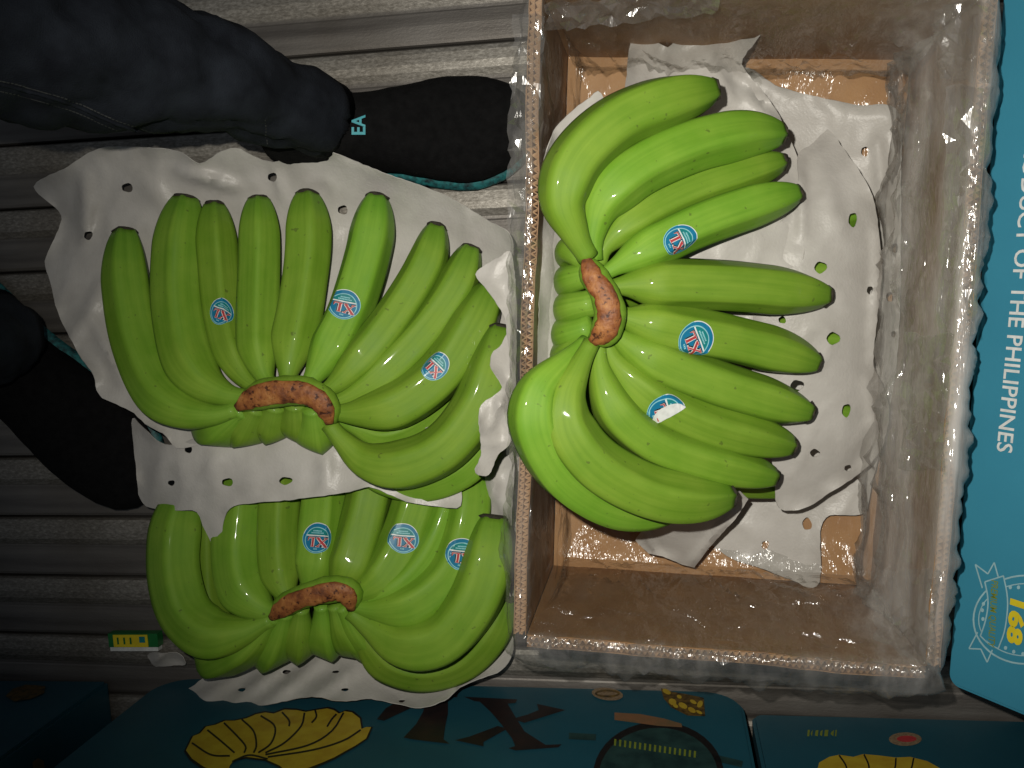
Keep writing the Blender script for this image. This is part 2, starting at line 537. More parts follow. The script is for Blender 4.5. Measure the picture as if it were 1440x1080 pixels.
def glyph_x(x, y, h, k):
    w = h * 1.0
    st, th = 0.30 * h * k, 0.13 * h * k
    return [quad((x, y + h), (x + w, y), st), quad((x + w * 0.95, y + h), (x + 0.05 * w, y), th),
            quad((x - 0.14 * w * k, y + h), (x + 0.34 * w * k, y + h), 0.10 * h * k), quad((x + 0.70 * w, y + h), (x + (0.98 + 0.14 * k) * w, y + h), 0.10 * h * k),
            quad((x - 0.12 * w * k, y), (x + 0.30 * w, y), 0.10 * h * k), quad((x + 0.66 * w, y), (x + (1 + 0.14 * k) * w, y), 0.10 * h * k)]

def glyph_l(x, y, h, k):
    w = h * 0.8
    st = 0.30 * h * k
    return [quad((x + 0.24 * w, y), (x + 0.24 * w, y + h), st), quad((x - 0.04 * w, y + h), (x + 0.54 * w, y + h), 0.10 * h * k),
            quad((x - 0.06 * w, y), (x + w, y), 0.13 * h * k), quad((x + w * 0.92, y - 0.02 * h), (x + w * 1.04, y + 0.36 * h), 0.16 * h * k, 0.05 * h)]

def sticker_art():
    art = []   # (polygon, layer, material)
    ring = lambda cx, cy, r0, r1, a0=0, a1=360, n=40: [[(cx + r * math.cos(t), cy + r * math.sin(t)) for (r, t) in
            ((r0, math.radians(a0 + (a1 - a0) * i / n)), (r1, math.radians(a0 + (a1 - a0) * i / n)),
             (r1, math.radians(a0 + (a1 - a0) * (i + 1) / n)), (r0, math.radians(a0 + (a1 - a0) * (i + 1) / n)))] for i in range(n)]
    for j in range(6):
        for q in ring(0, 0, j / 6 + 1e-4, (j + 1) / 6, n=36): art.append((q, 0, 0))
    for q in ring(0, 0, 0.955, 1.0, 205, 345, 24): art.append((q, 1, 3))
    for q in ring(0, 0, 0.965, 1.0, -15, 205, 30): art.append((q, 1, 2))
    cx, cy, rr = 0, 0.10, 0.80
    # teal segment under the bar
    N = 16
    for i in range(N):
        x0, x1 = -0.70 + 1.40 * i / N, -0.70 + 1.40 * (i + 1) / N
        y = lambda x: cy - math.sqrt(max(0, rr * rr - x * x)) + 0.02
        ym = lambda x: (y(x) - 0.19) / 2
        art.append(([(x0, y(x0)), (x1, y(x1)), (x1, ym(x1)), (x0, ym(x0))], 1, 1))
        art.append(([(x0, ym(x0)), (x1, ym(x1)), (x1, -0.19), (x0, -0.19)], 1, 1))
    for q in ring(cx, cy, rr - 0.028, rr + 0.028, n=44): art.append((q, 2, 2))
    for i in range(10):
        a, b = -0.74 + 0.148 * i, -0.74 + 0.148 * (i + 1)
        art.append((quad((a, -0.175), (b, -0.175), 0.075), 2, 3))
    for (yy, hw_, n) in ((-0.34, 0.42, 9), (-0.47, 0.30, 7)):
        for i in range(n):
            a = -hw_ + 2 * hw_ * i / n
            art.append((quad((a, yy), (a + 2 * hw_ / n * 0.82, yy), 0.075), 2, 2))
    for i in range(3):
        art.append((quad((-0.12 + i * 0.09, 0.70), (-0.06 + i * 0.09, 0.70), 0.09), 2, 2))
    lay = 3
    for (k, m_, dx, dy) in ((1.75, 5, 0.03, -0.03), (1.35, 3, 0, 0), (0.85, 4, 0, 0)):
        for g in glyph_x(-0.66 + dx, -0.02 + dy, 0.56, k) + glyph_l(0.10 + dx, -0.02 + dy, 0.56, k):
            art.append((g, lay, m_)); lay += 0.35
        lay += 0.5
    return art
ART = sticker_art()

def sticker(ban, px, py, ang, rad=0.0148, fold=None):
    """ang: photo angle (degrees, clockwise from image-right) along which the word runs backwards (it is seen upside down)"""
    bv = bvh_of(ban)
    w = ray(px, py).normalized()
    hit, n, i, d = bv.ray_cast(CAM, w)
    if hit is None:
        hit, n, i, d = bv.find_nearest(P(px, py, 0.1))
    a = math.radians(ang)
    q = CAM + ray(px + 10 * math.cos(a), py + 10 * math.sin(a)) * ((hit - CAM).dot(n) / ray(px + 10 * math.cos(a), py + 10 * math.sin(a)).dot(n))
    e1 = (q - hit); e1 -= n * e1.dot(n); e1.normalize()
    e1 = -e1                       # the word runs the other way
    e2 = n.cross(e1)
    fl = None
    if fold:
        fa = math.radians(fold[0])
        g = CAM + ray(px + 10 * math.cos(fa), py + 10 * math.sin(fa)) * ((hit - CAM).dot(n) / ray(px + 10 * math.cos(fa), py + 10 * math.sin(fa)).dot(n)) - hit
        fl = Vector((g.dot(e1), g.dot(e2))).normalized()
    v, f, idx = [], [], []
    cl = CL[ban.name]
    acc = [0.0]
    for q_ in range(1, len(cl)): acc.append(acc[-1] + (cl[q_] - cl[q_ - 1]).length)
    def at(sv):
        sv = max(0.0, min(acc[-1], sv))
        for q_ in range(1, len(cl)):
            if acc[q_] >= sv: break
        tt = (sv - acc[q_ - 1]) / (acc[q_] - acc[q_ - 1])
        return cl[q_ - 1].lerp(cl[q_], tt), (cl[min(q_ + 1, len(cl) - 1)] - cl[max(0, q_ - 2)]).normalized()
    s0 = min((k_ * acc[-1] / 400 for k_ in range(401)), key=lambda sv: (at(sv)[0] - hit).length)
    c0_, T0 = at(s0)
    n0_ = hit - c0_; R0 = n0_.length
    n0_ -= T0 * n0_.dot(T0); n0_.normalize()
    C0 = T0.cross(n0_)
    def place(x, y, lay):
        """wrap the sticker round the finger: along its axis and round its girth"""
        d_ = (e1 * x + e2 * y) * rad
        cc, TT = at(s0 + d_.dot(T0))
        an = d_.dot(C0) / R0
        dr = n0_ * math.cos(an) + C0 * math.sin(an)
        dr -= TT * dr.dot(TT); dr.normalize()
        h2, n2, _, _ = bv.ray_cast(cc + dr * 0.08, -dr, 0.09)
        if h2 is None: h2 = cc + dr * R0
        return h2 + dr * (0.00035 + 0.00007 * lay)
    for poly, lay, m_ in ART:
        pp = [Vector(p_) for p_ in poly]
        if fl is not None and max(p_.dot(fl) for p_ in pp) > fold[1]:
            continue
        l1, l2 = (pp[1] - pp[0]).length, (pp[2] - pp[1]).length
        n1, n2_ = max(1, math.ceil(l1 / .13)), max(1, math.ceil(l2 / .13))
        b = len(v)
        for i2 in range(n2_ + 1):
            for i1 in range(n1 + 1):
                u_, w_ = i1 / n1, i2 / n2_
                p_ = (pp[0] * (1 - u_) + pp[1] * u_) * (1 - w_) + (pp[3] * (1 - u_) + pp[2] * u_) * w_
                v.append(place(p_.x, p_.y, lay))
        for i2 in range(n2_):
            for i1 in range(n1):
                k0 = b + i2 * (n1 + 1) + i1
                f.append((k0, k0 + 1, k0 + n1 + 2, k0 + n1 + 1)); idx.append(m_)
    if fl is not None:
        tn = Vector((-fl.y, fl.x))
        half = math.sqrt(1 - fold[1] ** 2)
        N = 12
        for i in range(N):
            g0, g1 = -half + 2 * half * i / N, -half + 2 * half * (i + 1) / N
            c0, c1 = math.sqrt(max(0, 1 - g0 * g0)) - fold[1], math.sqrt(max(0, 1 - g1 * g1)) - fold[1]
            b = len(v)
            for (s_, dd, lift) in ((g0, 0, 0), (g1, 0, 0), (g1, c1, 1), (g0, c0, 1)):
                p_ = tn * s_ + fl * (fold[1] - dd)
                v.append(place(p_.x, p_.y, 14 + 12 * lift * dd))
            f.append((b, b + 1, b + 2, b + 3)); idx.append(3)
    return mesh('sticker', v, f, [M_STK_BLUE, M_STK_TEAL, M_STK_LINE, M_WHITE, M_RED, M_INK], ban, False, idx)

def crown(hand, path, hw, pad_extra=1.34, drop=0.009):
    """the cut brown crown with the green cushion that carries the fingers"""
    c = catmull(path, 26)
    pts = [P(*p) for p in c]
    ws = 0.84 * np.interp(np.linspace(0, 1, 26), np.linspace(0, 1, len(hw)), hw)
    ends = [0.55 + 0.45 * smooth(0, 0.12, min(i, 25 - i) / 25.0) for i in range(26)]
    rad = [w_ * e * MPP(*p) for w_, e, p in zip(ws, ends, c)]
    tube('crown', pts, rad, M_CROWN, hand, 20, 0.42, 0.0014, 190)
    pts2 = [p - Vector((0, 0, drop)) for p in pts]
    o = tube('crown_cushion', pts2, [r * pad_extra for r in rad], M_PEEL, hand, 20, 0.85, 0.0015, 60)
    me = o.data
    A = me.attributes.new('along', 'FLOAT', 'POINT'); A.data.foreach_set('value', [0.05] * len(me.vertices))
    B = me.attributes.new('around', 'FLOAT_VECTOR', 'POINT'); B.data.foreach_set('vector', [x for q in me.vertices for x in (q.co.x * 30, q.co.y * 30, 0)])

# ------------------------------------------------------------------ HAND 1, lying on the foam beside the box
h1 = empty('banana_hand', P(400, 560, 0.03), 'green banana hand lying on holed white foam beside the shoes', 'bananas', 'loose banana hands on the floor')
B1 = {}
B1['a'] = banana(h1, [(334, 576, .128), (300, 584, .128), (258, 577, .120), (220, 545, .108), (193, 480, .090), (179, 400, .072), (176, 326, .058)], 33, .34, twist=.5)
B1['b'] = banana(h1, [(350, 560, .125), (318, 555, .122), (284, 535, .112), (262, 492, .098), (251, 420, .082), (253, 345, .068), (262, 279, .058)], 35, .34, twist=.2)
B1['c'] = banana(h1, [(368, 550, .122), (346, 532, .112), (328, 498, .099), (314, 440, .083), (306, 360, .067), (301, 288, .056)], 26, .3, twist=.1)
B1['d'] = banana(h1, [(385, 545, .125), (372, 528, .118), (364, 490, .104), (364, 430, .088), (366, 350, .070), (364, 280, .058)], 27.5, .26, twist=.35)
B1['e'] = banana(h1, [(405, 543, .125), (405, 528, .118), (411, 490, .104), (423, 430, .088), (433, 350, .070), (432, 273, .058)], 30, .26, twist=.3)
B1['f'] = banana(h1, [(428, 546, .125), (443, 526, .118), (466, 488, .105), (494, 430, .090), (518, 350, .072), (530, 277, .060)], 31, .26, twist=.35)
B1['g'] = banana(h1, [(448, 556, .125), (478, 535, .120), (515, 496, .108), (560, 438, .092), (598, 375, .076), (614, 319, .064)], 28, .3, twist=.1)
B1['h'] = banana(h1, [(460, 568, .120), (495, 555, .114), (545, 520, .102), (598, 465, .088), (640, 405, .075), (663, 349, .064)], 28, .3, twist=.2)
B1['i'] = banana(h1, [(466, 580, .124), (505, 580, .122), (562, 568, .116), (620, 525, .104), (662, 462, .090), (690, 405, .078)], 34, .30, twist=.15)
B1['j'] = banana(h1, [(462, 596, .126), (482, 620, .126), (515, 648, .126), (565, 655, .126), (625, 630, .124), (670, 575, .118), (695, 510, .108), (704, 462, .098)], 35, .36, twist=.3)
# lower row, seen under the crown and between the fingers
B1['k'] = banana(h1, [(470, 604, .105), (490, 632, .092), (530, 665, .082), (590, 680, .084), (650, 662, .088), (690, 620, .085), (706, 580, .078)], 24, .35)
B1['l'] = banana(h1, [(470, 588, .108), (500, 600, .095), (545, 612, .085), (600, 585, .074), (650, 520, .06), (680, 450, .05)], 22, .3)
for (sx, sy, bx, by, ex, ey) in ((345, 582, 302, 598, 240, 500), (362, 578, 342, 598, 300, 480), (388, 575, 381, 592, 355, 470), (415, 573, 420, 590, 430, 470), (440, 580, 448, 606, 520, 470)):
    banana(h1, [(sx, sy - 8, .124), ((sx + bx) / 2, (sy + by) / 2, .114), (bx, by, .096), (bx + (ex - bx) * .2, by - 35, .066), (bx + (ex - bx) * .6, (by + ey) / 2, .052), (ex, ey, .046)], 29, .25, n0=.5)
crown(h1, [(332, 574, .142), (362, 557, .146), (400, 551, .148), (435, 555, .148), (455, 572, .146), (463, 596, .140)], [12, 19, 20, 19, 18, 13])
sticker(B1['c'], 311, 438, 20)
sticker(B1['f'], 484, 428, 12)
sticker(B1['i'], 612, 514, 46)

# ------------------------------------------------------------------ HAND 2, in the open carton
h2 = empty('banana_hand', P(845, 420, 0.05), 'glossy green banana hand nested inside the open plastic-lined carton', 'bananas')
B2 = {}
h2_box[0] = h2
B2['a'] = banana(h2, [(827, 362, .215), (808, 328, .222), (792, 280, .226), (812, 224, .222), (868, 172, .210), (940, 143, .192), (1004, 127, .172)], 40, .34, n0=.4, twist=.2)
B2['b'] = banana(h2, [(835, 366, .205), (834, 330, .206), (848, 284, .204), (896, 240, .196), (970, 206, .178), (1040, 190, .158), (1099, 188, .140)], 37, .32, n0=.36, twist=.4)
B2['c'] = banana(h2, [(843, 372, .195), (852, 345, .192), (888, 312, .184), (955, 275, .166), (1030, 248, .148), (1100, 227, .130)], 30, .28, twist=.3)
B2['d'] = banana(h2, [(850, 385, .198), (878, 368, .196), (925, 342, .186), (985, 314, .172), (1060, 288, .152), (1121, 272, .134)], 32, .26, twist=.5)
B2['e'] = banana(h2, [(858, 405, .198), (885, 401, .196), (945, 399, .184), (1030, 402, .165), (1105, 409, .146), (1163, 416, .132)], 35, .22, twist=.3)
B2['f'] = banana(h2, [(860, 438, .198), (885, 448, .196), (945, 462, .184), (1020, 476, .166), (1090, 493, .147), (1148, 510, .132)], 34, .22, twist=.25)
B2['g'] = banana(h2, [(856, 462, .198), (885, 485, .196), (935, 512, .186), (1005, 540, .170), (1075, 562, .150), (1138, 580, .134)], 34, .24, twist=.4)
B2['h'] = banana(h2, [(850, 474, .199), (866, 510, .198), (915, 556, .190), (985, 592, .174), (1055, 612, .156), (1114, 627, .140)], 31, .3, twist=.2)
B2['i'] = banana(h2, [(843, 480, .204), (845, 525, .206), (868, 578, .202), (920, 622, .190), (985, 646, .174), (1040, 660, .158), (1089, 671, .144)], 32, .3, n0=.3, twist=.5)
B2['j'] = banana(h2, [(832, 482, .216), (812, 520, .226), (796, 560, .232), (800, 605, .232), (840, 655, .224), (905, 690, .208), (970, 702, .190), (1028, 698, .174)], 39, .36, n0=.32, twist=.3)
B2['k'] = banana(h2, [(824, 480, .205), (790, 512, .224), (757, 550, .236), (753, 600, .236), (785, 660, .222), (840, 700, .200), (900, 715, .178), (960, 712, .160)], 36, .34, n0=.3, twist=.2)
# lower row
for (sx, sy, bx, by, mx_, my_, ex, ey, hw_) in ((822, 365, 800, 352, 900, 250, 1112, 240, 24), (832, 385, 805, 392, 960, 345, 1216, 302, 28), (838, 425, 806, 432, 950, 400, 1222, 374, 30),
                                                  (834, 460, 803, 470, 950, 470, 1226, 480, 30), (830, 474, 800, 500, 930, 520, 1222, 590, 28), (830, 476, 800, 520, 930, 660, 1104, 690, 24)):
    banana(h2, [(sx, sy, .196), (bx, by, .186), (bx + 12, by, .150), (mx_ - 60, my_, .128), (mx_ + 80, (my_ + ey) / 2, .094), (ex, ey, .073)], hw_, .16, n0=.6)
crown(h2, [(824, 360, .222), (833, 388, .226), (850, 415, .228), (857, 442, .228), (850, 466, .226), (832, 482, .222)], [11, 17, 19, 20, 21, 15])
sticker(B2['d'], 957, 338, 62)
sticker(B2['f'], 979, 478, 68)
sticker(B2['h'], 938, 580, 66, fold=(60, 0.30))

# ------------------------------------------------------------------ HAND 3, low front
h3 = empty('banana_hand', P(440, 860, 0.02), 'shaded green banana hand half covered by a foam sheet beside the printed cartons', 'bananas', 'loose banana hands on the floor')
B3 = {}
B3['a'] = banana(h3, [(383, 870, .105), (345, 888, .105), (300, 892, .100), (264, 862, .090), (248, 805, .075), (250, 745, .060), (262, 690, .048)], 35, .34, n0=.32, twist=.5)
B3['s'] = banana(h3, [(372, 880, .075), (330, 880, .060), (298, 850, .050), (291, 790, .042), (290, 720, .036)], 20, .3)
B3['b'] = banana(h3, [(392, 862, .105), (370, 856, .100), (346, 830, .088), (336, 780, .074), (340, 720, .060), (348, 660, .048)], 35, .3, twist=.2)
B3['c'] = banana(h3, [(412, 850, .102), (403, 838, .096), (394, 805, .084), (391, 760, .072), (393, 705, .058), (398, 650, .046)], 27, .26, twist=.1)
B3['d'] = banana(h3, [(436, 842, .102), (438, 828, .096), (445, 795, .085), (451, 750, .073), (456, 700, .059), (460, 645, .046)], 31, .26, twist=.2)
B3['e'] = banana(h3, [(466, 838, .102), (478, 822, .096), (494, 790, .086), (508, 745, .073), (520, 695, .060), (528, 645, .046)], 32, .26, twist=.3)
B3['f'] = banana(h3, [(485, 842, .102), (508, 832, .098), (538, 810, .089), (564, 765, .075), (585, 705, .060), (594, 655, .047)], 31, .28, twist=.4)
B3['g'] = banana(h3, [(490, 848, .100), (520, 845, .096), (565, 822, .087), (602, 780, .075), (628, 720, .060), (640, 660, .047)], 29, .28, twist=.2)
B3['h'] = banana(h3, [(492, 852, .104), (530, 856, .102), (580, 848, .097), (625, 812, .085), (648, 765, .074), (660, 710, .062), (662, 655, .050)], 33, .3, n0=.3, twist=.3)
B3['i'] = banana(h3, [(492, 860, .104), (520, 880, .104), (565, 902, .104), (620, 896, .102), (662, 850, .096), (686, 790, .086), (694, 728, .074)], 40, .36, n0=.28, twist=.2)
# lower row
B3['j'] = banana(h3, [(486, 866, .095), (512, 895, .085), (545, 928, .072), (595, 942, .064), (650, 928, .060), (692, 885, .058), (712, 840, .055)], 27, .3, n0=.4)
for (sx, sy, bx, by, ex, ey, hw_) in ((388, 876, 310, 925, 262, 840, 32), (402, 872, 378, 918, 330, 800, 28), (424, 866, 420, 908, 400, 790, 27), (452, 862, 462, 905, 470, 790, 26), (470, 862, 500, 905, 540, 800, 25), (480, 864, 524, 912, 600, 800, 24)):
    banana(h3, [(sx, sy - 12, .104), ((sx * .62 + bx * .38), (sy * .62 + by * .38), .092), (bx, by - 4, .068), (bx + (ex - bx) * .15, by - 18, .048), (bx + (ex - bx) * .5, (by + ey) / 2, .040), (ex, ey, .034)], hw_, .34, n0=.38)
crown(h3, [(380, 870, .114), (405, 850, .120), (438, 838, .124), (470, 832, .124), (488, 838, .122), (494, 858, .116)], [11, 16, 16, 17, 17, 13])
sticker(B3['d'], 445, 757, 4, 0.0150)
sticker(B3['f'], 567, 757, 4, 0.0150)
sticker(B3['h'], 649, 779, 6, 0.0150)

# ------------------------------------------------------------------ foam sheets
def tps(ctrl):
    X = np.array([(a / 100.0, b / 100.0) for a, b, _ in ctrl]); Z = np.array([c for _, _, c in ctrl])
    n = len(X)
    D = np.sqrt(((X[:, None] - X[None]) ** 2).sum(2))
    K = np.where(D > 0, D ** 2 * np.log(D + 1e-9), 0) + np.eye(n) * 0.02
    Pm = np.hstack([np.ones((n, 1)), X])
    A = np.block([[K, Pm], [Pm.T, np.zeros((3, 3))]])
    s = np.linalg.solve(A, np.concatenate([Z, np.zeros(3)]))
    def fz(px, py):
        d = np.sqrt((X[:, 0] - px / 100) ** 2 + (X[:, 1] - py / 100) ** 2)
        k = np.where(d > 0, d ** 2 * np.log(d + 1e-9), 0)
        return float(k @ s[:n] + s[n] + s[n + 1] * px / 100 + s[n + 2] * py / 100)
    return fz

def segd(px, py, a):
    x0, y0, x1, y1 = a
    dx, dy = x1 - x0, y1 - y0
    t = max(0, min(1, ((px - x0) * dx + (py - y0) * dy) / (dx * dx + dy * dy)))
    return math.hypot(px - x0 - t * dx, py - y0 - t * dy), t

def inside(p, poly):
    c = False
    n = len(poly)
    for i in range(n):
        a, b = poly[i], poly[i - 1]
        if (a[1] > p[1]) != (b[1] > p[1]) and p[0] < (b[0] - a[0]) * (p[1] - a[1]) / (b[1] - a[1]) + a[0]:
            c = not c
    return c

def sheet(outline, ctrl, holes, label, folds=(), wr=0.0022, step=7.0, seed=0, group='punched foam sheets', thick=0.0008, lo=0.006, material=None, name='foam_sheet', cat='foam sheet', sharp=False, curl_amp=0.007):
    r = random.Random(seed)
    if sharp:
        per = []
        for i in range(len(outline)):
            a, b = outline[i], outline[(i + 1) % len(outline)]
            m_ = max(1, int(math.hypot(b[0] - a[0], b[1] - a[1]) / step))
            per += [(a[0] + (b[0] - a[0]) * k / m_, a[1] + (b[1] - a[1]) * k / m_) for k in range(m_)]
        out = [(q[0] + r.uniform(-.5, .5), q[1] + r.uniform(-.5, .5)) for q in per]
    else:
        L = sum(math.hypot(outline[i][0] - outline[i - 1][0], outline[i][1] - outline[i - 1][1]) for i in range(len(outline)))
        out = [(q[0] + r.uniform(-.6, .6), q[1] + r.uniform(-.6, .6)) for q in catmull(outline, int(L / step), True)]
    fz0 = tps(ctrl)
    def fz(px, py):
        z = fz0(px, py)
        for (x0, y0, x1, y1, amp, wd) in folds:
            d, t = segd(px, py, (x0, y0, x1, y1))
            z += amp * math.exp(-(d / wd) ** 2) * (0.35 + 0.65 * math.sin(math.pi * min(1, max(0, 0.1 + 0.8 * t))))
        v = Vector((px / 90.0 + seed * 7, py / 90.0, seed * 3.1))
        z += 0.6 * wr * (fbm(v, 3) + 0.6 * (0.5 - abs(noise.noise(v * 1.7 + Vector((9, 0, 0))))) * 1.3)
        z += wr * 0.75 * (1 - abs(noise.noise(Vector((px / 48.0 + seed, py / 70.0 + px / 110.0, seed * 1.7))))) ** 6 
        return max(lo, z)
    pts, edges = [], []
    def loop(l):
        b = len(pts)
        pts.extend(Vector(q) for q in l)
        edges.extend((b + i, b + (i + 1) % len(l)) for i in range(len(l)))
    loop(out)
    hl, hrng = [], []
    for (hx, hy, hr, asp) in holes:
        ph = r.uniform(0, 6)
        rag = [(hx + 1.12 * hr * (1 + 0.13 * math.sin(2 * k * math.pi / 7 + ph)) * math.cos(k * math.pi / 7), hy + 1.12 * hr * asp * (1 + 0.13 * math.sin(3 * k * math.pi / 7 + ph)) * math.sin(k * math.pi / 7)) for k in range(14)]
        hrng.append(range(len(pts), len(pts) + len(rag))); loop(rag); hl.append((hx, hy, hr * 1.35 + 2))
    xs = [q[0] for q in out]; ys = [q[1] for q in out]
    y = min(ys)
    row = 0
    while y < max(ys):
        x = min(xs) + (step / 2 if row % 2 else 0)
        while x < max(xs):
            p = (x + r.uniform(-1, 1), y + r.uniform(-1, 1))
            if inside(p, out) and all(math.hypot(p[0] - a, p[1] - b) > c for a, b, c in hl) and min(abs(p[0] - q[0]) + abs(p[1] - q[1]) for q in out) > step * 0.6:
                pts.append(Vector(p))
            x += step
        y += step * 0.87
        row += 1
    vo, ed, fa, *_ = delaunay_2d_cdt(pts, edges, [], 0, 1e-4)
    hps = [[tuple(pts[k]) for k in rg] for rg in hrng]
    def keep(q):
        c_ = (sum(vo[k].x for k in q) / len(q), sum(vo[k].y for k in q) / len(q))
        return inside(c_, out) and not any(abs(c_[0] - h_[0]) < 20 and abs(c_[1] - h_[1]) < 20 and inside(c_, hp) for h_, hp in zip(hl, hps))
    fa = [q for q in fa if keep(q)]
    fa = [q if (vo[q[1]] - vo[q[0]]).cross(vo[q[2]] - vo[q[0]]) < 0 else q[::-1] for q in fa]
    def curl(q):
        d = min((q.x - a_[0]) ** 2 + (q.y - a_[1]) ** 2 for a_ in out) ** .5
        if d > 16: return 0.0
        n_ = noise.noise(Vector((q.x / 42.0, q.y / 42.0, seed + 5.5)))
        return curl_amp * (1 - d / 16) ** 1.5 * max(0.0, .25 + n_ * 1.6)
    vs = [P(q.x, q.y, fz(q.x, q.y) + curl(q)) for q in vo]
    o = mesh(name, vs, [tuple(q) for q in fa], material or M_FOAM, None)
    s = o.modifiers.new('thickness', 'SOLIDIFY'); s.thickness = thick; s.offset = 0
    es = o.modifiers.new('crisp_rim', 'EDGE_SPLIT'); es.split_angle = math.radians(55)
    tag(o, label, cat, group)
    return o

# under hand 1: upper sheet
sheet([(48, 262), (92, 236), (140, 209), (200, 207), (252, 213), (280, 230), (308, 214), (332, 208), (362, 222), (388, 228), (404, 216), (422, 203), (470, 215), (540, 243), (620, 272), (690, 312), (719, 334),
       (722, 400), (722, 500), (716, 590), (640, 600), (560, 604), (470, 612), (360, 606), (292, 622), (250, 630), (232, 612), (205, 596), (182, 577), (140, 556), (132, 528), (112, 500), (82, 440), (72, 400), (64, 365), (84, 318), (84, 298)],
      [(48, 262, .010), (90, 240, .045), (140, 212, .055), (250, 216, .060), (330, 212, .070), (385, 230, .055), (422, 206, .075), (540, 245, .072), (620, 273, .070), (718, 335, .075), (84, 300, .015), (64, 365, .030), (80, 440, .055), (140, 550, .080),
       (182, 576, .082), (240, 620, .090), (300, 615, .092), (360, 600, .093), (470, 605, .092), (600, 598, .08), (716, 585, .075), (720, 450, .060),
       (180, 330, .034), (260, 290, .034), (365, 290, .034), (440, 290, .036), (530, 290, .038), (610, 330, .042), (660, 360, .044), (690, 420, .045), (200, 450, .055), (300, 450, .060), (400, 450, .062), (500, 450, .062), (600, 480, .06), (250, 540, .08), (400, 540, .085)],
      [(179, 264, 8, .7), (383, 249, 6.5, .85), (482, 295, 7, .8), (124, 331, 6, .9), (158, 410, 3, .8)],
      'white holed foam sheet spread under the banana hand next to the shoes', folds=[(120, 250, 120, 330, .012, 12), (255, 240, 330, 262, .012, 9), (150, 395, 100, 480, .006, 10), (385, 235, 400, 280, .006, 8), (130, 450, 175, 540, .006, 8), (200, 250, 240, 300, .006, 14)], wr=.0035, seed=1)
# lower sheet, over the tips of hand 3
sheet([(186, 588), (200, 600), (240, 626), (320, 600), (420, 580), (520, 600), (620, 610), (648, 640), (649, 690), (646, 713), (610, 712), (575, 706), (548, 696), (520, 685), (490, 692), (440, 699), (400, 704), (350, 708), (322, 716), (313, 745), (308, 794), (299, 768), (286, 740), (275, 719), (240, 717), (200, 706), (191, 650)],
      [(186, 590, .050), (200, 705, .050), (240, 625, .085), (300, 720, .086), (308, 794, .086), (400, 704, .096), (520, 684, .100), (575, 706, .096), (646, 712, .092), (648, 640, .088), (420, 585, .082), (320, 605, .084), (240, 690, .075), (500, 640, .088), (400, 650, .095), (600, 640, .084)],
      [(351, 620, 6.5, .9), (265, 632, 5.5, .8), (320, 678, 8, .62), (402, 676, 8, .62), (241, 679, 5, .7)],
      'white foam sheet draped over the finger tips between the two loose banana hands', folds=[(300, 630, 300, 700, .005, 14), (350, 630, 355, 705, .004, 16), (455, 625, 460, 690, .005, 12), (230, 640, 215, 705, .004, 10)], wr=.003, seed=2)
# torn flap beside the carton
sheet([(669, 386), (684, 372), (702, 362), (719, 356), (726, 420), (726, 500), (724, 580), (718, 622), (700, 640), (687, 668), (668, 664), (676, 640), (675, 612), (673, 582), (680, 566), (694, 556), (706, 546), (700, 532), (690, 516), (691, 498), (704, 486), (712, 468), (710, 448), (699, 428), (685, 408)],
      [(669, 386, .112), (719, 356, .110), (726, 500, .135), (720, 620, .140), (690, 665, .150), (676, 600, .162), (690, 510, .145), (708, 450, .125), (700, 550, .152)],
      [], 'torn wavy foam strip curled over banana tips against the carton wall', folds=[(712, 545, 690, 600, .006, 6), (700, 560, 718, 600, .005, 7)], wr=.003, step=5, seed=3)
# under hand 3, right part
sheet([(655, 610), (700, 600), (722, 640), (720, 720), (714, 800), (716, 890), (650, 900), (640, 800), (645, 700)],
      [(655, 610, .03), (720, 640, .06), (716, 890, .03), (650, 900, .012), (645, 700, .03), (700, 680, .065), (690, 760, .04)], [(677, 663, 5, .6)],
      'crumpled foam scrap squeezed between a shaded banana hand and the carton', folds=[(672, 640, 710, 720, .008, 8), (700, 650, 680, 720, .008, 8)], wr=.006, seed=4)
# under hand 3, front
sheet([(228, 963), (262, 970), (300, 940), (340, 900), (440, 880), (560, 880), (660, 900), (712, 880), (722, 915), (705, 942), (680, 952), (648, 966), (625, 985), (590, 996), (560, 990), (520, 983), (480, 986), (440, 980), (410, 984), (370, 992), (330, 990), (290, 992), (258, 984)],
      [(228, 963, .012), (262, 972, .030), (300, 990, .060), (370, 990, .066), (440, 980, .066), (520, 984, .068), (590, 995, .074), (648, 966, .066), (712, 920, .045), (712, 885, .02), (340, 905, .014), (440, 885, .012), (560, 885, .012), (660, 905, .014), (440, 945, .030), (560, 960, .036), (340, 955, .026)],
      [(403, 945, 5, .55), (340, 970, 5, .5), (472, 945, 5, .35), (485, 970, 5, .4), (565, 986, 4, .5)],
      'dim foam sheet with upturned wavy rim under the shaded banana hand', folds=[(330, 985, 400, 935, .008, 9), (380, 985, 450, 930, .008, 9), (440, 980, 500, 940, .008, 10), (640, 975, 620, 950, .008, 8), (280, 985, 330, 955, .006, 9)], wr=.003, seed=5)

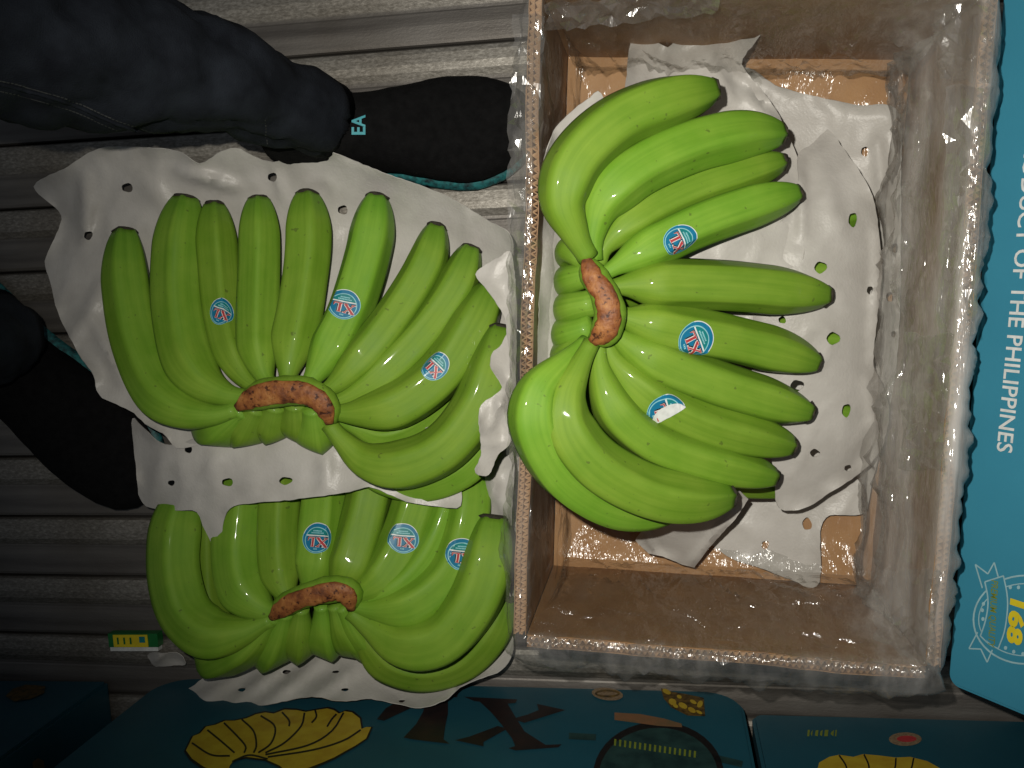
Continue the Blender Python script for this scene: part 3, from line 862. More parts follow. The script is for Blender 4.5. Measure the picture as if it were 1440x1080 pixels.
# ------------------------------------------------------------------ the open carton
RIM = 0.21
corner_px = {'tl': (764, -8), 'tr': (1380, -6), 'br': (1302, 936), 'bl': (741, 893)}
CI = {k: P(x, y, RIM) for k, (x, y) in corner_px.items()}
for k in CI: CI[k].z = 0
ORDER = ['tl', 'tr', 'br', 'bl']
cen = sum((CI[k] for k in ORDER), Vector()) / 4
box = empty('open_carton', Vector((cen.x, cen.y, 0.0)), 'open brown double-walled carton holding one banana hand', 'carton')
TH = 0.0105
mesh('base_panel', [CI[k] + Vector((0, 0, z)) for z in (0.002, 0.012) for k in ORDER], [(3, 2, 1, 0), (4, 5, 6, 7), (0, 1, 5, 4), (1, 2, 6, 5), (2, 3, 7, 6), (3, 0, 4, 7)], M_KRAFTF, box, False)
for a, b in (('tl', 'tr'), ('tr', 'br'), ('br', 'bl'), ('bl', 'tl')):
    A, B = CI[a], CI[b]
    d = (B - A).normalized()
    nrm = Vector((d.y, -d.x, 0))
    if nrm.dot((A + B) / 2 - cen) < 0: nrm = -nrm
    Ln = (B - A).length
    wall = empty('wall', (A + B) / 2)
    wall.parent = box; wall.matrix_parent_inverse = box.matrix_world.inverted()
    def wob(s, salt=0.0):
        return 0.0026 * noise.noise(Vector((s * 9, salt + A.x * 5, A.y * 3))) + 0.0008 * noise.noise(Vector((s * 55, salt, 3.0)))
    def liner(off, th, m_, salt):
        N = 50
        v, f = [], []
        for i in range(N + 1):
            s = Ln * i / N
            ext = 0.0
            o_ = off + wob(s)
            for (oo, zz) in ((o_, .003), (o_ + th, .003), (o_ + th, RIM + wob(s, salt) * .6), (o_, RIM + wob(s, salt) * .6)):
                v.append(A + d * (s) + nrm * oo + Vector((0, 0, zz)))
        for i in range(N):
            for k in range(4):
                k2 = (k + 1) % 4
                f.append((4 * i + k, 4 * i + k2, 4 * i + 4 + k2, 4 * i + 4 + k))
        f += [(3, 2, 1, 0), tuple(4 * N + k for k in range(4))]
        mesh('liner', v, f, m_, wall, False)
    def fluting(o0, o1, per, salt):
        N = int(Ln / per * 8)
        v, f = [], []
        for i in range(N + 1):
            s = Ln * i / N
            ph = 2 * math.pi * s / per + salt
            w_ = (math.sin(ph) * .5 + .5)
            oo = o0 + (o1 - o0) * w_ + wob(s)
            for (zz, dd) in ((.004, 0), (RIM - .0006 + wob(s, salt), 0)):
                v.append(A + d * s + nrm * oo + Vector((0, 0, zz)))
        for i in range(N):
            f.append((2 * i, 2 * i + 2, 2 * i + 3, 2 * i + 1))
        o = mesh('fluting', v, f, M_FLUTE, wall)
        m_ = o.modifiers.new('thickness', 'SOLIDIFY'); m_.thickness = .0009; m_.offset = 0
    liner(0.0, .0007, M_KRAFT, 1.3)
    fluting(.0011, .0051, .0056, 0.0)
    liner(.0054, .0006, M_KRAFT2, 2.1)
    fluting(.0064, .0095, .0048, 1.0)
    liner(.0098, .0008, M_KRAFT2, 3.7)

# ------------------------------------------------------------------ plastic liner bag of the carton
def bag():
    V, Fc, IX, HZ = [], [], [], []
    PER = []
    for i, k in enumerate(ORDER):
        A, B = CI[k], CI[ORDER[(i + 1) % 4]]
        d = (B - A).normalized()
        nrm = Vector((d.y, -d.x, 0))
        if nrm.dot((A + B) / 2 - cen) < 0: nrm = -nrm
        N = 110 if i in (0, 2) else 150
        for j in range(N):
            PER.append((A + (B - A) * (j / N), nrm, i, j / N))
    n = len(PER)
    # average the normals near the corners
    nr = []
    for j in range(n):
        s = Vector()
        for q in range(-5, 6): s += PER[(j + q) % n][1]
        nr.append(s.normalized())
    prof = [(-.014, .026), (-.013, .034), (-.0125, .045)] + [(-.012 + .0072 * q_ / 13, .055 + .125 * q_ / 13) for q_ in range(14)] + [(-.0035, .190), (-.0026, .198), (-.002, .204), (.001, .2125), (.0055, .2145), (.0105, .2128), (.0145, .206),
            (.0185, .196), (.0215, .184), (.024, .170), (.026, .155), (.028, .140)]
    flare = {0: 1.0, 1: 0.9, 2: 1.7, 3: 1.1}
    flare[1] = 1.1
    slack = {0: 2.0, 1: 2.4, 2: 1.7, 3: 1.0}
    for j in range(n):
        p, _, side, t = PER[j]
        s = j / n * 60.0
        for r_, (o, z) in enumerate(prof):
            inn = smooth(.20, .13, z) * smooth(.02, .09, z) if o < 0 else 0.0
            out = smooth(.011, .02, o)
            q = Vector((s * 1.0, z * 9, 0))
            lf = .35 if side == 1 else .9
            wrk = noise.noise(Vector((s * lf, z * 10, 1.0))) + (.15 if side == 1 and o < .01 else .6) * noise.noise(Vector((s * 2.7 + z * 20, z * 14, 4.0))) + .35 * (0.5 - abs(noise.noise(Vector((s * 4.1, z * 30, 8.0)))))
            if side in (1, 3): cre = (1 - abs(noise.noise(Vector((s * .35, z * 42, 3.0))))) ** 5
            else: cre = (1 - abs(noise.noise(Vector((s * .9 + z * 22, z * 9 - s * .25, 3.0))))) ** 5
            oo = o * (flare[side] if o > .011 else 1) - (cre * .0045 * (.12 * smooth(.03, .08, z) + inn) * slack[side] if o < 0 else 0)
            oo += wrk * (.0012 * smooth(.02, .07, z) + .0055 * out) - inn * slack[side] * (.004 + .004 * (wrk + .5))
            if o < 0: oo = min(oo, -.0012)
            elif o > .0115: oo = max(oo, .0125)
            zz = z + (wrk * .006 * out if o > 0 else 0)
            if .0 < o < .0112: zz = max(zz + wrk * .0008, RIM + .0012)
            V.append(p + nr[j] * oo + Vector((0, 0, zz)))
            hz = {1: 1.0, 3: .10, 0: .12 + .88 * smooth(.72, 1.0, t), 2: .10 + .90 * smooth(.28, .0, t)}[side]
            if o > -.001: hz = max(hz, .45) * (2.0 if side == 1 else 1.0)
            HZ.append(hz)
    k = len(prof)
    for j in range(n):
        j2 = (j + 1) % n
        side = PER[j][2]
        for r_ in range(k - 1):
            Fc.append((j * k + r_, j2 * k + r_, j2 * k + r_ + 1, j * k + r_ + 1))
            IX.append(1 if side == 1 or (side == 0 and PER[j][3] > .8 and r_ < 18) or (side == 2 and PER[j][3] < .1) else 0)
    # crinkled film on the carton's floor
    NX, NY = 80, 110
    b = len(V)
    a_, b_, c_, d_ = CI['tl'], CI['tr'], CI['br'], CI['bl']
    for iy in range(NY + 1):
        for ix in range(NX + 1):
            u, w = .03 + .94 * ix / NX, .03 + .94 * iy / NY
            p = (a_ * (1 - u) + b_ * u) * (1 - w) + (d_ * (1 - u) + c_ * u) * w
            e = min(u, 1 - u, w, 1 - w)
            q = Vector((p.x * 22, p.y * 22, 2.0))
            z = .0145 + .005 * (.5 + .5 * fbm(q, 4)) + .006 * max(0, .35 - abs(noise.noise(q * .8 + Vector((5, 5, 5))))) + .016 * smooth(.10, .0, e)
            V.append(p + Vector((0, 0, z)))
    for iy in range(NY):
        for ix in range(NX):
            q = b + iy * (NX + 1) + ix
            Fc.append((q, q + 1, q + NX + 2, q + NX + 1)); IX.append(2)
    # loose crumpled folds, sharp-faceted
    flat0 = len(Fc)
    rc = random.Random(31)
    def crumple(q, nx, ny, amp, m_=3):
        b = len(V)
        for iy in range(ny + 1):
            for ix in range(nx + 1):
                u, w = ix / nx, iy / ny
                c = [(q[0][k] * (1 - u) + q[1][k] * u) * (1 - w) + (q[3][k] * (1 - u) + q[2][k] * u) * w for k in range(3)]
                e = smooth(0, .18, min(u, 1 - u, w, 1 - w) + .03)
                V.append(P(c[0] + rc.uniform(-3.5, 3.5) * 1.2, c[1] + rc.uniform(-3.5, 3.5) * 1.2, c[2] + amp * (rc.uniform(-1, 1) * .7 + .9 * noise.noise(Vector((c[0] / 16, c[1] / 16, 2)))) * (.4 + .6 * e)))
        for iy in range(ny):
            for ix in range(nx):
                k0 = b + iy * (nx + 1) + ix
                if rc.random() < .5:
                    Fc.append((k0, k0 + 1, k0 + nx + 2)); Fc.append((k0, k0 + nx + 2, k0 + nx + 1))
                else:
                    Fc.append((k0, k0 + 1, k0 + nx + 1)); Fc.append((k0 + 1, k0 + nx + 2, k0 + nx + 1))
                IX.append(m_); IX.append(m_)
    crumple([(1276, 470, .17), (1338, 470, .218), (1326, 660, .218), (1262, 660, .16)], 6, 14, .006)
    crumple([(1222, 800, .10), (1322, 800, .222), (1312, 950, .222), (1232, 905, .16)], 9, 11, .008)
    crumple([(1300, -20, .17), (1404, -20, .224), (1392, 120, .222), (1322, 110, .17)], 8, 10, .006)
    crumple([(1330, 120, .20), (1394, 120, .223), (1372, 470, .222), (1318, 470, .19)], 5, 22, .005)
    crumple([(768, 4, .215), (1010, -14, .222), (1010, 18, .20), (768, 44, .19)], 22, 4, .006)
    crumple([(722, 20, .222), (766, 20, .222), (754, 210, .218), (714, 210, .20)], 5, 16, .006)
    crumple([(716, 210, .205), (748, 210, .218), (736, 640, .218), (712, 640, .19)], 3, 34, .005)
    crumple([(742, 896, .218), (1306, 938, .218), (1308, 976, .20), (752, 934, .20)], 44, 4, .006)
    o = mesh('liner_bag', V, Fc, [M_FILM, M_FILM, M_FILM3, M_CRUMPLE], None, True, IX)
    for p_ in o.data.polygons[flat0:]: p_.use_smooth = False
    HA = o.data.attributes.new('haze', 'FLOAT', 'POINT'); HA.data.foreach_set('value', HZ + [1.0] * (len(V) - len(HZ)))
    tag(o, 'clear crinkled plastic bag lining the open carton and folded over its rim', 'plastic bag')
bag()

# ------------------------------------------------------------------ foam sheets inside the carton
GI = 'foam sheets inside the carton'
# on the carton floor
sheet([(1040, 98), (1095, 122), (1150, 136), (1205, 148), (1262, 157), (1267, 260), (1266, 400), (1262, 500), (1246, 600), (1226, 680), (1214, 722), (1158, 732), (1151, 822), (1105, 812), (1062, 796), (1020, 780), (990, 740), (1000, 600), (1000, 400), (1000, 200)],
      [(1040, 98, .024), (1265, 160, .036), (1266, 400, .045), (1240, 620, .04), (1210, 720, .030), (1151, 820, .024), (1020, 780, .022), (1000, 400, .022), (1120, 150, .022), (1150, 500, .03), (1100, 760, .022)],
      [(1216, 213, 5, 1.2), (1258, 349, 5, 1.2), (1251, 418, 5, 1.2), (1135, 737, 6, 1.3), (1076, 766, 5, 1.1), (1256, 470, 4, 1.0)], 'flat foam sheet on the bare floor of the open carton', folds=[(1252, 320, 1258, 520, .012, 10), (1235, 200, 1244, 330, .008, 9)], wr=.003, seed=11, group=GI, lo=.02)
# domed over the lower row of fingers
sheet([(1122, 218), (1140, 204), (1160, 185), (1168, 184), (1188, 212), (1212, 246), (1228, 280), (1236, 330), (1240, 380), (1234, 440), (1228, 510), (1238, 535), (1248, 562), (1248, 598), (1234, 640), (1200, 672), (1165, 694), (1138, 712), (1110, 718), (1092, 708), (1086, 650), (1060, 560), (1060, 440), (1070, 340), (1110, 300), (1122, 260)],
      [(1122, 218, .085), (1165, 186, .072), (1212, 246, .090), (1240, 380, .085), (1230, 510, .085), (1248, 580, .075), (1200, 672, .078), (1110, 716, .082), (1086, 650, .095), (1060, 500, .112), (1070, 340, .112), (1150, 300, .112), (1180, 400, .112), (1170, 500, .112), (1165, 600, .104), (1200, 330, .106), (1205, 450, .106), (1205, 580, .098), (1130, 650, .100)],
      [(1199, 309, 6, 1.5), (1242, 296, 5, 1.8), (1154, 376, 7.5, 1.0), (1172, 476, 8, 1.0), (1121, 542, 8, .9), (1190, 577, 6, 1.4), (1146, 637, 6, .85), (1223, 408, 4, 1.3), (1100, 450, 5, .9), (1192, 658, 5, .8)],
      'pale greenish foam sheet domed over the lower banana row, with green showing through its holes', folds=[(1128, 330, 1126, 230, .006, 7), (1236, 330, 1228, 510, .006, 7), (1222, 540, 1236, 640, .006, 9), (1150, 210, 1180, 330, .004, 14)], wr=.0025, seed=12, group=GI, material=M_FOAM_THIN)
# directly under the upper row, sticking out at the top
sheet([(888, 56), (906, 54), (925, 60), (941, 67), (951, 57), (990, 55), (1030, 56), (1062, 53), (1071, 47), (1060, 62), (1046, 80), (1044, 92), (1066, 120), (1090, 152), (1104, 180), (1122, 222), (1133, 270), (1131, 330), (1126, 372), (1080, 384), (1060, 450), (1000, 470), (940, 440), (900, 380), (880, 300), (860, 220), (874, 160), (881, 110)],
      [(888, 56, .062), (941, 66, .060), (1030, 57, .075), (1071, 47, .105), (1046, 80, .088), (1090, 152, .078), (1122, 222, .080), (1132, 300, .098), (1126, 372, .112), (1080, 384, .120), (1060, 450, .112), (940, 440, .130), (880, 300, .140), (874, 160, .110), (960, 110, .066), (1010, 140, .072), (980, 300, .130), (1060, 340, .124), (1090, 300, .116)],
      [], 'white foam sheet with ragged upper edge sticking out above the carton banana hand', folds=[(1012, 70, 1040, 130, .010, 9), (1040, 110, 1095, 165, .010, 7), (930, 66, 935, 110, .005, 9)], wr=.0025, seed=13, group=GI)
# left: between the hand and the carton wall
sheet([(846, 131), (828, 138), (800, 160), (778, 186), (764, 230), (758, 290), (756, 350), (758, 420), (756, 470), (748, 520), (742, 580), (760, 640), (820, 690), (840, 600), (838, 500), (842, 400), (850, 300), (860, 200)],
      [(846, 131, .170), (778, 186, .180), (758, 290, .180), (757, 420, .176), (748, 520, .180), (745, 580, .185), (820, 690, .150), (840, 500, .140), (842, 400, .140), (850, 300, .140), (860, 200, .150), (800, 420, .152), (790, 500, .165), (790, 330, .16)],
      [], 'white foam strip standing between the bent bananas and the carton side', folds=[(775, 330, 772, 480, .006, 9)], wr=.003, seed=14, group=GI)
# folded flap below the hand
sheet([(893, 760), (905, 742), (930, 725), (975, 700), (1040, 690), (1052, 702), (1034, 730), (1000, 766), (976, 798), (955, 792), (932, 782), (912, 778)],
      [(893, 760, .060), (930, 725, .095), (1045, 695, .115), (1000, 766, .072), (976, 798, .048), (930, 782, .050), (975, 720, .1)],
      [], 'small folded white foam flap under the lowest front banana in the carton', folds=[(905, 745, 925, 780, .006, 5), (1030, 720, 968, 795, .006, 5)], wr=.002, step=5, seed=15, group=GI, sharp=True)
# green-white scrap at lower tips
# ------------------------------------------------------------------ cartons around
def text_mesh(body, bold=0.0, shear=0.0):
    cu = bpy.data.curves.new('t', 'FONT')
    cu.body = body; cu.size = 1.0; cu.offset = bold; cu.shear = shear; cu.resolution_u = 3
    o = bpy.data.objects.new('t', cu)
    COL.objects.link(o)
    bpy.context.view_layer.update()
    dg = bpy.context.evaluated_depsgraph_get()
    me = bpy.data.meshes.new_from_object(o.evaluated_get(dg))
    vs = [v.co.copy() for v in me.vertices]
    fs = [tuple(p.vertices) for p in me.polygons]
    bpy.data.objects.remove(o)
    bpy.data.curves.remove(cu)
    return vs, fs

def rounded_prism(o, ex, ez, ey, L, H, D, r_low, r_up, m_, name, parent):
    """face in the ex/ez plane from o, extruded by D along ey"""
    pts = []
    def arc(cx, cz, r, a0, a1):
        for k in range(9):
            a = math.radians(a0 + (a1 - a0) * k / 8)
            pts.append((cx + r * math.cos(a), cz + r * math.sin(a)))
    arc(L - r_low, r_low, r_low, -90, 0)
    arc(L - r_up, H - r_up, r_up, 0, 90)
    arc(r_up, H - r_up, r_up, 90, 180)
    arc(r_low, r_low, r_low, 180, 270)
    n = len(pts)
    v = [o + ex * x + ez * z for x, z in pts] + [o + ex * x + ez * z + ey * D for x, z in pts]
    f = [tuple(range(n)), tuple(range(2 * n - 1, n - 1, -1))] + [(i, i + n, (i + 1) % n + n, (i + 1) % n) for i in range(n)]
    ob = mesh(name, v, f, m_, parent, False)
    bm = bmesh.new(); bm.from_mesh(ob.data)
    bmesh.ops.recalc_face_normals(bm, faces=bm.faces)
    bmesh.ops.bevel(bm, geom=[e for e in bm.edges if len(e.link_faces) == 2 and e.calc_face_angle(0) > 0.8], offset=0.0035, segments=2, affect='EDGES')
    bm.to_mesh(ob.data); bm.free()
    ob.data.update()
    return ob

class Face:
    """a printed face: photo pixels land on its plane, a little proud of it"""
    def __init__(s, o, n): s.o, s.n = o, n.normalized()
    def pt(s, px, py, lay): return on_plane(px, py, s.o, s.n) + s.n * (0.0006 + 0.0003 * lay)
    def polys(s, name, polys, lay, m_, parent):
        v, f = [], []
        for j, p in enumerate(polys):
            b = len(v)
            v += [s.pt(x, y, lay + 0.12 * j / max(1, len(polys))) for x, y in p]
            f.append(tuple(range(b, b + len(p))))
        me = bpy.data.meshes.new(name)
        me.from_pydata([tuple(q) for q in v], [], f)
        bm = bmesh.new(); bm.from_mesh(me)
        bmesh.ops.triangulate(bm, faces=bm.faces[:])
        for q in bm.faces:
            if q.normal.dot(s.n) < 0: q.normal_flip()
        bm.to_mesh(me); bm.free()
        return link(name, me, m_, parent, False)
    def lines(s, name, lines, w, lay, m_, parent, n=14):
        polys = []
        for l in lines:
            c = catmull(l, n) if len(l) > 2 else np.array(l, float)
            for i in range(len(c) - 1):
                q = quad(tuple(c[i]), tuple(c[i + 1]), w)
                polys.append([(p.x, p.y) for p in q])
        return s.polys(name, polys, lay, m_, parent)

def ell(cx, cy, rx, ry, n=40, rot=0.0):
    c, s_ = math.cos(rot), math.sin(rot)
    return [(cx + rx * math.cos(t) * c - ry * math.sin(t) * s_, cy + rx * math.cos(t) * s_ + ry * math.sin(t) * c) for t in (2 * math.pi * k / n for k in range(n))]
def ringp(cx, cy, rx, ry, w, a0=0, a1=360, n=48):
    T = [math.radians(a0 + (a1 - a0) * k / n) for k in range(n + 1)]
    return [[(cx + rx * math.cos(T[i]), cy + ry * math.sin(T[i])), (cx + rx * math.cos(T[i + 1]), cy + ry * math.sin(T[i + 1])),
             (cx + (rx - w) * math.cos(T[i + 1]), cy + (ry - w) * math.sin(T[i + 1])), (cx + (rx - w) * math.cos(T[i]), cy + (ry - w) * math.sin(T[i]))] for i in range(n)]

# --- carton with the big letters, standing behind hand 3
a, b = P(232, 952, 0.002), P(1042, 972, 0.002)
ex = (b - a).normalized(); ey = Vector((ex.y, -ex.x, 0)); ez = Vector((0, 0, 1))
c1 = empty('banana_carton', (a + b) / 2, 'blue carton, coloured dark for shade, with big black letters and a yellow banana bunch print', 'carton', 'closed cartons around the hands')
rounded_prism(a, ex, ez, ey, (b - a).length, 0.25, 0.38, 0.042, 0.006, M_BLUE_SHADED, 'body', c1)
f1 = Face(a, -ey)
T3 = lambda l: [(x / 3 + 200, y / 3 + 900) for x, y in l]
bunch = T3([(185, 470), (215, 410), (245, 398), (270, 370), (310, 362), (350, 345), (390, 345), (440, 335), (480, 318), (520, 310), (555, 315), (600, 298), (650, 300), (690, 308), (735, 300), (780, 293), (808, 300), (830, 315), (855, 305), (885, 310), (918, 335), (922, 360), (925, 380), (945, 372), (966, 372), (945, 420), (900, 450), (860, 472), (810, 500), (760, 522), (700, 545), (640, 560), (600, 552), (580, 535), (520, 508), (440, 498), (390, 508), (370, 535), (360, 565), (310, 560), (260, 540), (210, 505)])
cx_ = sum(p[0] for p in bunch) / len(bunch); cy_ = sum(p[1] for p in bunch) / len(bunch)
f1.polys('bunch_outline', [[(cx_ + (x - cx_) * 1.022, cy_ + (y - cy_) * 1.07) for x, y in bunch]], 1, M_INK, c1)
f1.polys('bunch_print', [bunch], 2, M_YEL, c1)
f1.lines('bunch_lines', [T3(l) for l in ([(210, 440), (290, 490), (370, 495)], [(275, 385), (330, 430), (390, 482)], [(345, 355), (400, 410), (437, 455), (430, 482)], [(420, 340), (470, 390), (482, 450), (470, 482)], [(500, 325), (560, 370), (545, 440), (490, 482)],
    [(590, 310), (620, 345), (620, 370)], [(685, 312), (670, 370), (600, 440), (520, 482)], [(730, 302), (735, 330), (715, 355)], [(850, 312), (800, 390), (700, 450), (520, 490)], [(820, 318), (800, 340), (780, 372)], [(922, 385), (850, 430), (720, 470), (530, 500)], [(380, 520), (450, 492), (530, 508)])], 2.6, 3, M_INK, c1)
T4 = lambda l: [(x / 4 + 460, y / 4 + 940) for x, y in l]
f1.polys('printed_letter', [T4(l) for l in ([(770, 165), (1070, 180), (1060, 200), (1010, 205), (830, 190)], [(850, 185), (1010, 195), (1060, 280), (1110, 360), (1230, 437), (1060, 448), (1040, 400), (980, 320), (920, 250)],
    [(1020, 455), (1060, 443), (1320, 433), (1300, 450), (1060, 468)], [(1040, 290), (1130, 265), (1190, 240), (1180, 205), (1340, 240), (1260, 265), (1110, 312)], [(960, 330), (1015, 345), (880, 420), (880, 445), (720, 410), (800, 390)])], 2, M_MAROON, c1)
f1.polys('printed_letter', [T4(l) for l in ([(555, 200), (680, 165), (680, 260), (665, 330), (655, 405), (690, 430), (600, 420), (480, 405), (430, 395), (500, 320), (540, 250)], [(680, 165), (690, 150), (740, 138), (730, 168)], [(280, 292), (330, 230), (470, 215), (470, 230), (400, 262), (320, 300)], [(330, 230), (470, 150), (560, 190), (470, 228)])], 2, M_MAROON, c1)
T5 = lambda l: [(x / 4.8 + 800, y / 4.8 + 940) for x, y in l]
f1.polys('orange_band', [T5([(308, 305), (480, 315), (640, 345), (760, 380), (765, 405), (600, 395), (308, 355)])], 2, M_ORANGE, c1)
f1.polys('oval_mark', [T5(ell(260, 180, 106, 42, rot=.12))], 2, M_TAN, c1)
f1.polys('oval_mark_line', [T5(p) for p in ringp(260, 178, 84, 27, 14)], 3, M_BROWN, c1)
f1.polys('picture_mark', [T5([(620, 140), (700, 165), (790, 180), (910, 205), (920, 330), (800, 325), (690, 270), (640, 210)])], 2, M_BROWN, c1)
f1.polys('picture_blobs', [T5(ell(x, y, r1, r2, 9, .5)) for x, y, r1, r2 in ((660, 165, 32, 16), (700, 235, 28, 22), (745, 200, 18, 12), (770, 260, 34, 18), (830, 290, 30, 16), (840, 235, 26, 12), (885, 250, 18, 26), (720, 262, 20, 12), (880, 305, 24, 10))], 3, M_YEL, c1)
f1.polys('round_seal', [ell(926, 1092, 92, 76)], 1, M_INK, c1)
f1.polys('round_seal_field', [ell(926, 1094, 84, 69)], 2, M_DTEAL, c1)
f1.polys('round_seal_marks', [[(x, y), (x + 3.0, y + .8), (x + 2.2, y + 10), (x - .6, y + 9.4)] for x, y in [(864 + 7.0 * k, 1041 + 1.05 * k) for k in range(17)] ], 3, M_OLIVE, c1)
f1.lines('teal_stripe', [[(800, 1036), (838, 1038)]], 9, 1, M_DTEAL, c1)
f1.lines('teal_stripe', [[(985, 1062), (1044, 1076)]], 9, 1, M_DTEAL, c1)

# --- second closed carton to its right
a, b = P(1056, 1003, 0.002), P(1720, 1020, 0.002)
ex = (b - a).normalized(); ey = Vector((ex.y, -ex.x, 0))
c2 = empty('banana_carton', (a + b) / 2, 'blue carton, coloured dark for shade, with small yellow lettering and a reddish oval mark', 'carton', 'closed cartons around the hands')
rounded_prism(a, ex, ez, ey, (b - a).length, 0.25, 0.38, 0.012, 0.006, M_BLUE_SHADED, 'body', c2)
f2 = Face(a, -ey)
f2.polys('oval_mark', [ell(1273, 1041, 23, 9.5)], 2, M_TAN, c2)
f2.polys('oval_mark_center', [ell(1275, 1041, 14, 4.5)], 3, M_RED, c2)
f2.polys('small_marks', [[(x, 1028 + d_), (x + w_, 1028), (x + w_ - 1, 1037), (x - 1, 1037 - d_)] for x, w_, d_ in ((1136, 3, 0), (1141, 2, 3), (1147, 4, 1), (1154, 3, 2), (1160, 5, 0), (1169, 4, 3), (1175, 2, 0))], 2, M_OLIVE, c2)
f2.polys('bunch_print', [[(1148, 1090), (1152, 1074), (1166, 1066), (1180, 1063), (1200, 1066), (1214, 1062), (1236, 1064), (1260, 1067), (1280, 1066), (1304, 1072), (1322, 1082), (1330, 1100), (1240, 1110)]], 2, M_YEL, c2)
f2.lines('bunch_lines', [[(1180, 1064), (1190, 1080), (1192, 1100)], [(1215, 1063), (1222, 1080), (1220, 1100)], [(1260, 1068), (1258, 1084), (1248, 1100)], [(1285, 1068), (1280, 1086), (1264, 1102)]], 2.4, 3, M_INK, c2)

# --- carton at the far lower left: its upright edge runs out of the frame
a = P(154, 957, 0.002); b = P(-420, 952, 0.002)
ex = (b - a).normalized(); ey = Vector((-ex.y, ex.x, 0))
if ey.y > 0: ey = -ey
c3 = empty('banana_carton', (a + b) / 2 + ey * .1, 'blue carton, coloured dark for shade, beyond the yellow packet, with worn upright edge and brown emblem', 'carton', 'closed cartons around the hands')
rounded_prism(a, ex, ez, ey, (b - a).length, 0.25, 0.38, 0.006, 0.006, M_BLUE_SHADED, 'body', c3)
f3 = Face(a, -ey)
f3.polys('picture_mark', [[(8, 980), (18, 970), (36, 964), (64, 966), (62, 976), (44, 984), (20, 988)]], 2, M_BROWN, c3)
tube('worn_edge', [a + Vector((0, 0, z)) + (ex + ey) * .0012 for z in np.linspace(.01, .245, 20)], [.0022 + .0008 * noise.noise(Vector((k * .7, 1, 2))) for k in range(20)], M_TAN, c3, 8)
f3b = Face(a, -ex)
f3b.polys('orange_spot', [[(44, 1072), (52, 1066), (60, 1070), (62, 1084), (46, 1086)]], 2, M_ORANGE, c3)
f3b.polys('green_spot', [[(118, 1074), (126, 1072), (128, 1084), (118, 1084)]], 2, M_GREEN, c3)

# --- bright blue carton tipped back on its rear edge beside the open one
tilt = math.radians(50)
q0, q1 = P(1410, 0, .13), P(1333, 960, .13)
u = (q1 - q0).normalized()              # runs down the picture
rh = Vector((-u.y, u.x, 0))
if rh.x < 0: rh = -rh
wv = rh * math.cos(tilt) + Vector((0, 0, 1)) * math.sin(tilt)
nf = -rh * math.sin(tilt) + Vector((0, 0, 1)) * math.cos(tilt)
c0 = P(1331, 962, .13)
LEN = 0.66
o_ = c0 - u * LEN
c4 = empty('banana_carton', Vector((o_ + u * LEN / 2 - nf * .2)) * 1.0, 'bright blue carton with white lettering tipped back beside the open carton', 'carton', 'closed cartons around the hands')
rounded_prism(o_, u, wv, -nf, LEN, 0.36, 0.20, 0.010, 0.008, M_BLUE, 'body', c4)
f4 = Face(o_, nf)
def put_text(body, base0, base1, cap_px, name, m_, lay, parent, face, bold=.0, ref=None, shear=0.0):
    """text whose baseline runs from photo point base0 to base1 on a face; ref = (sub word) spanning the two points"""
    vs, fs = text_mesh(body, bold, shear)
    x0, x1 = min(v.x for v in vs), max(v.x for v in vs)
    if ref:
        rv, _ = text_mesh(ref, bold, shear)
        wref = max(v.x for v in rv) - min(v.x for v in rv)
        x0 = x1 - wref
    p0, p1 = face.pt(*base0, lay), face.pt(*base1, lay)
    e = (p1 - p0)
    sx = e.length / (x1 - x0)
    e.normalize()
    upv = face.n.cross(e)
    q = face.pt(base0[0] + cap_px[0], base0[1] + cap_px[1], lay)
    h = (q - p0).dot(upv)
    hy = max(v.y for v in vs)
    sy = h / hy
    return mesh(name, [p0 + e * ((v.x - x0) * sx) + upv * (v.y * sy) for v in vs], fs, m_, parent, False)
put_text('PRODUCT OF THE PHILIPPINES', (1418, 471), (1403, 634), (22, 1), 'lettering', M_WHITE, 2, c4, f4, .012, 'PHILIPPINES')
# badge
T7 = lambda l: [(x / 4.5 + 1320, y / 4.5 + 740) for x, y in l]
bx_, by_ = 620, 590
f4.polys('badge_ring', [T7(p) for p in ringp(555, 590, 335, 285, 11)] + [T7(p) for p in ringp(555, 590, 300, 232, 7)], 2, M_PALEBLUE, c4)
for x, y in ((460, 385), (512, 385), (570, 380), (430, 768), (482, 792), (540, 806), (290, 490), (283, 530), (287, 585)):
    f4.polys('badge_dot', [T7(ell(x, y, 11, 13, 8))], 3, M_PALEBLUE, c4)
f4.polys('badge_ribbon', [T7(l) for l in ([(300, 350), (420, 312), (445, 460), (440, 560), (420, 680), (385, 772), (340, 745), (275, 690), (300, 600), (318, 500)],)], 3, M_BLUE, c4)
f4.lines('badge_ribbon_edge', [T7(l) for l in ([(300, 350), (318, 440), (318, 520), (300, 610), (272, 692)], [(418, 312), (440, 420), (444, 520), (425, 660), (385, 772)], [(300, 350), (420, 312)], [(272, 692), (330, 745), (385, 772)], [(240, 240), (320, 300)], [(320, 300), (360, 228)], [(360, 228), (385, 318)], [(240, 240), (285, 390)], [(255, 668), (200, 772)], [(200, 772), (275, 775)], [(275, 775), (315, 858)], [(315, 858), (348, 780)])], 2.0, 4, M_PALEBLUE, c4)
put_text('PREMIUM QUALITY', (1396.5, 815), (1391.5, 908), (9.5, 0.6), 'badge_ribbon_text', M_OLIVE, 5, c4, f4, .01)
put_text('168', (1424, 841), (1418, 902), (22, 1), 'badge_number', M_BRIGHTYEL, 4, c4, f4, .05)

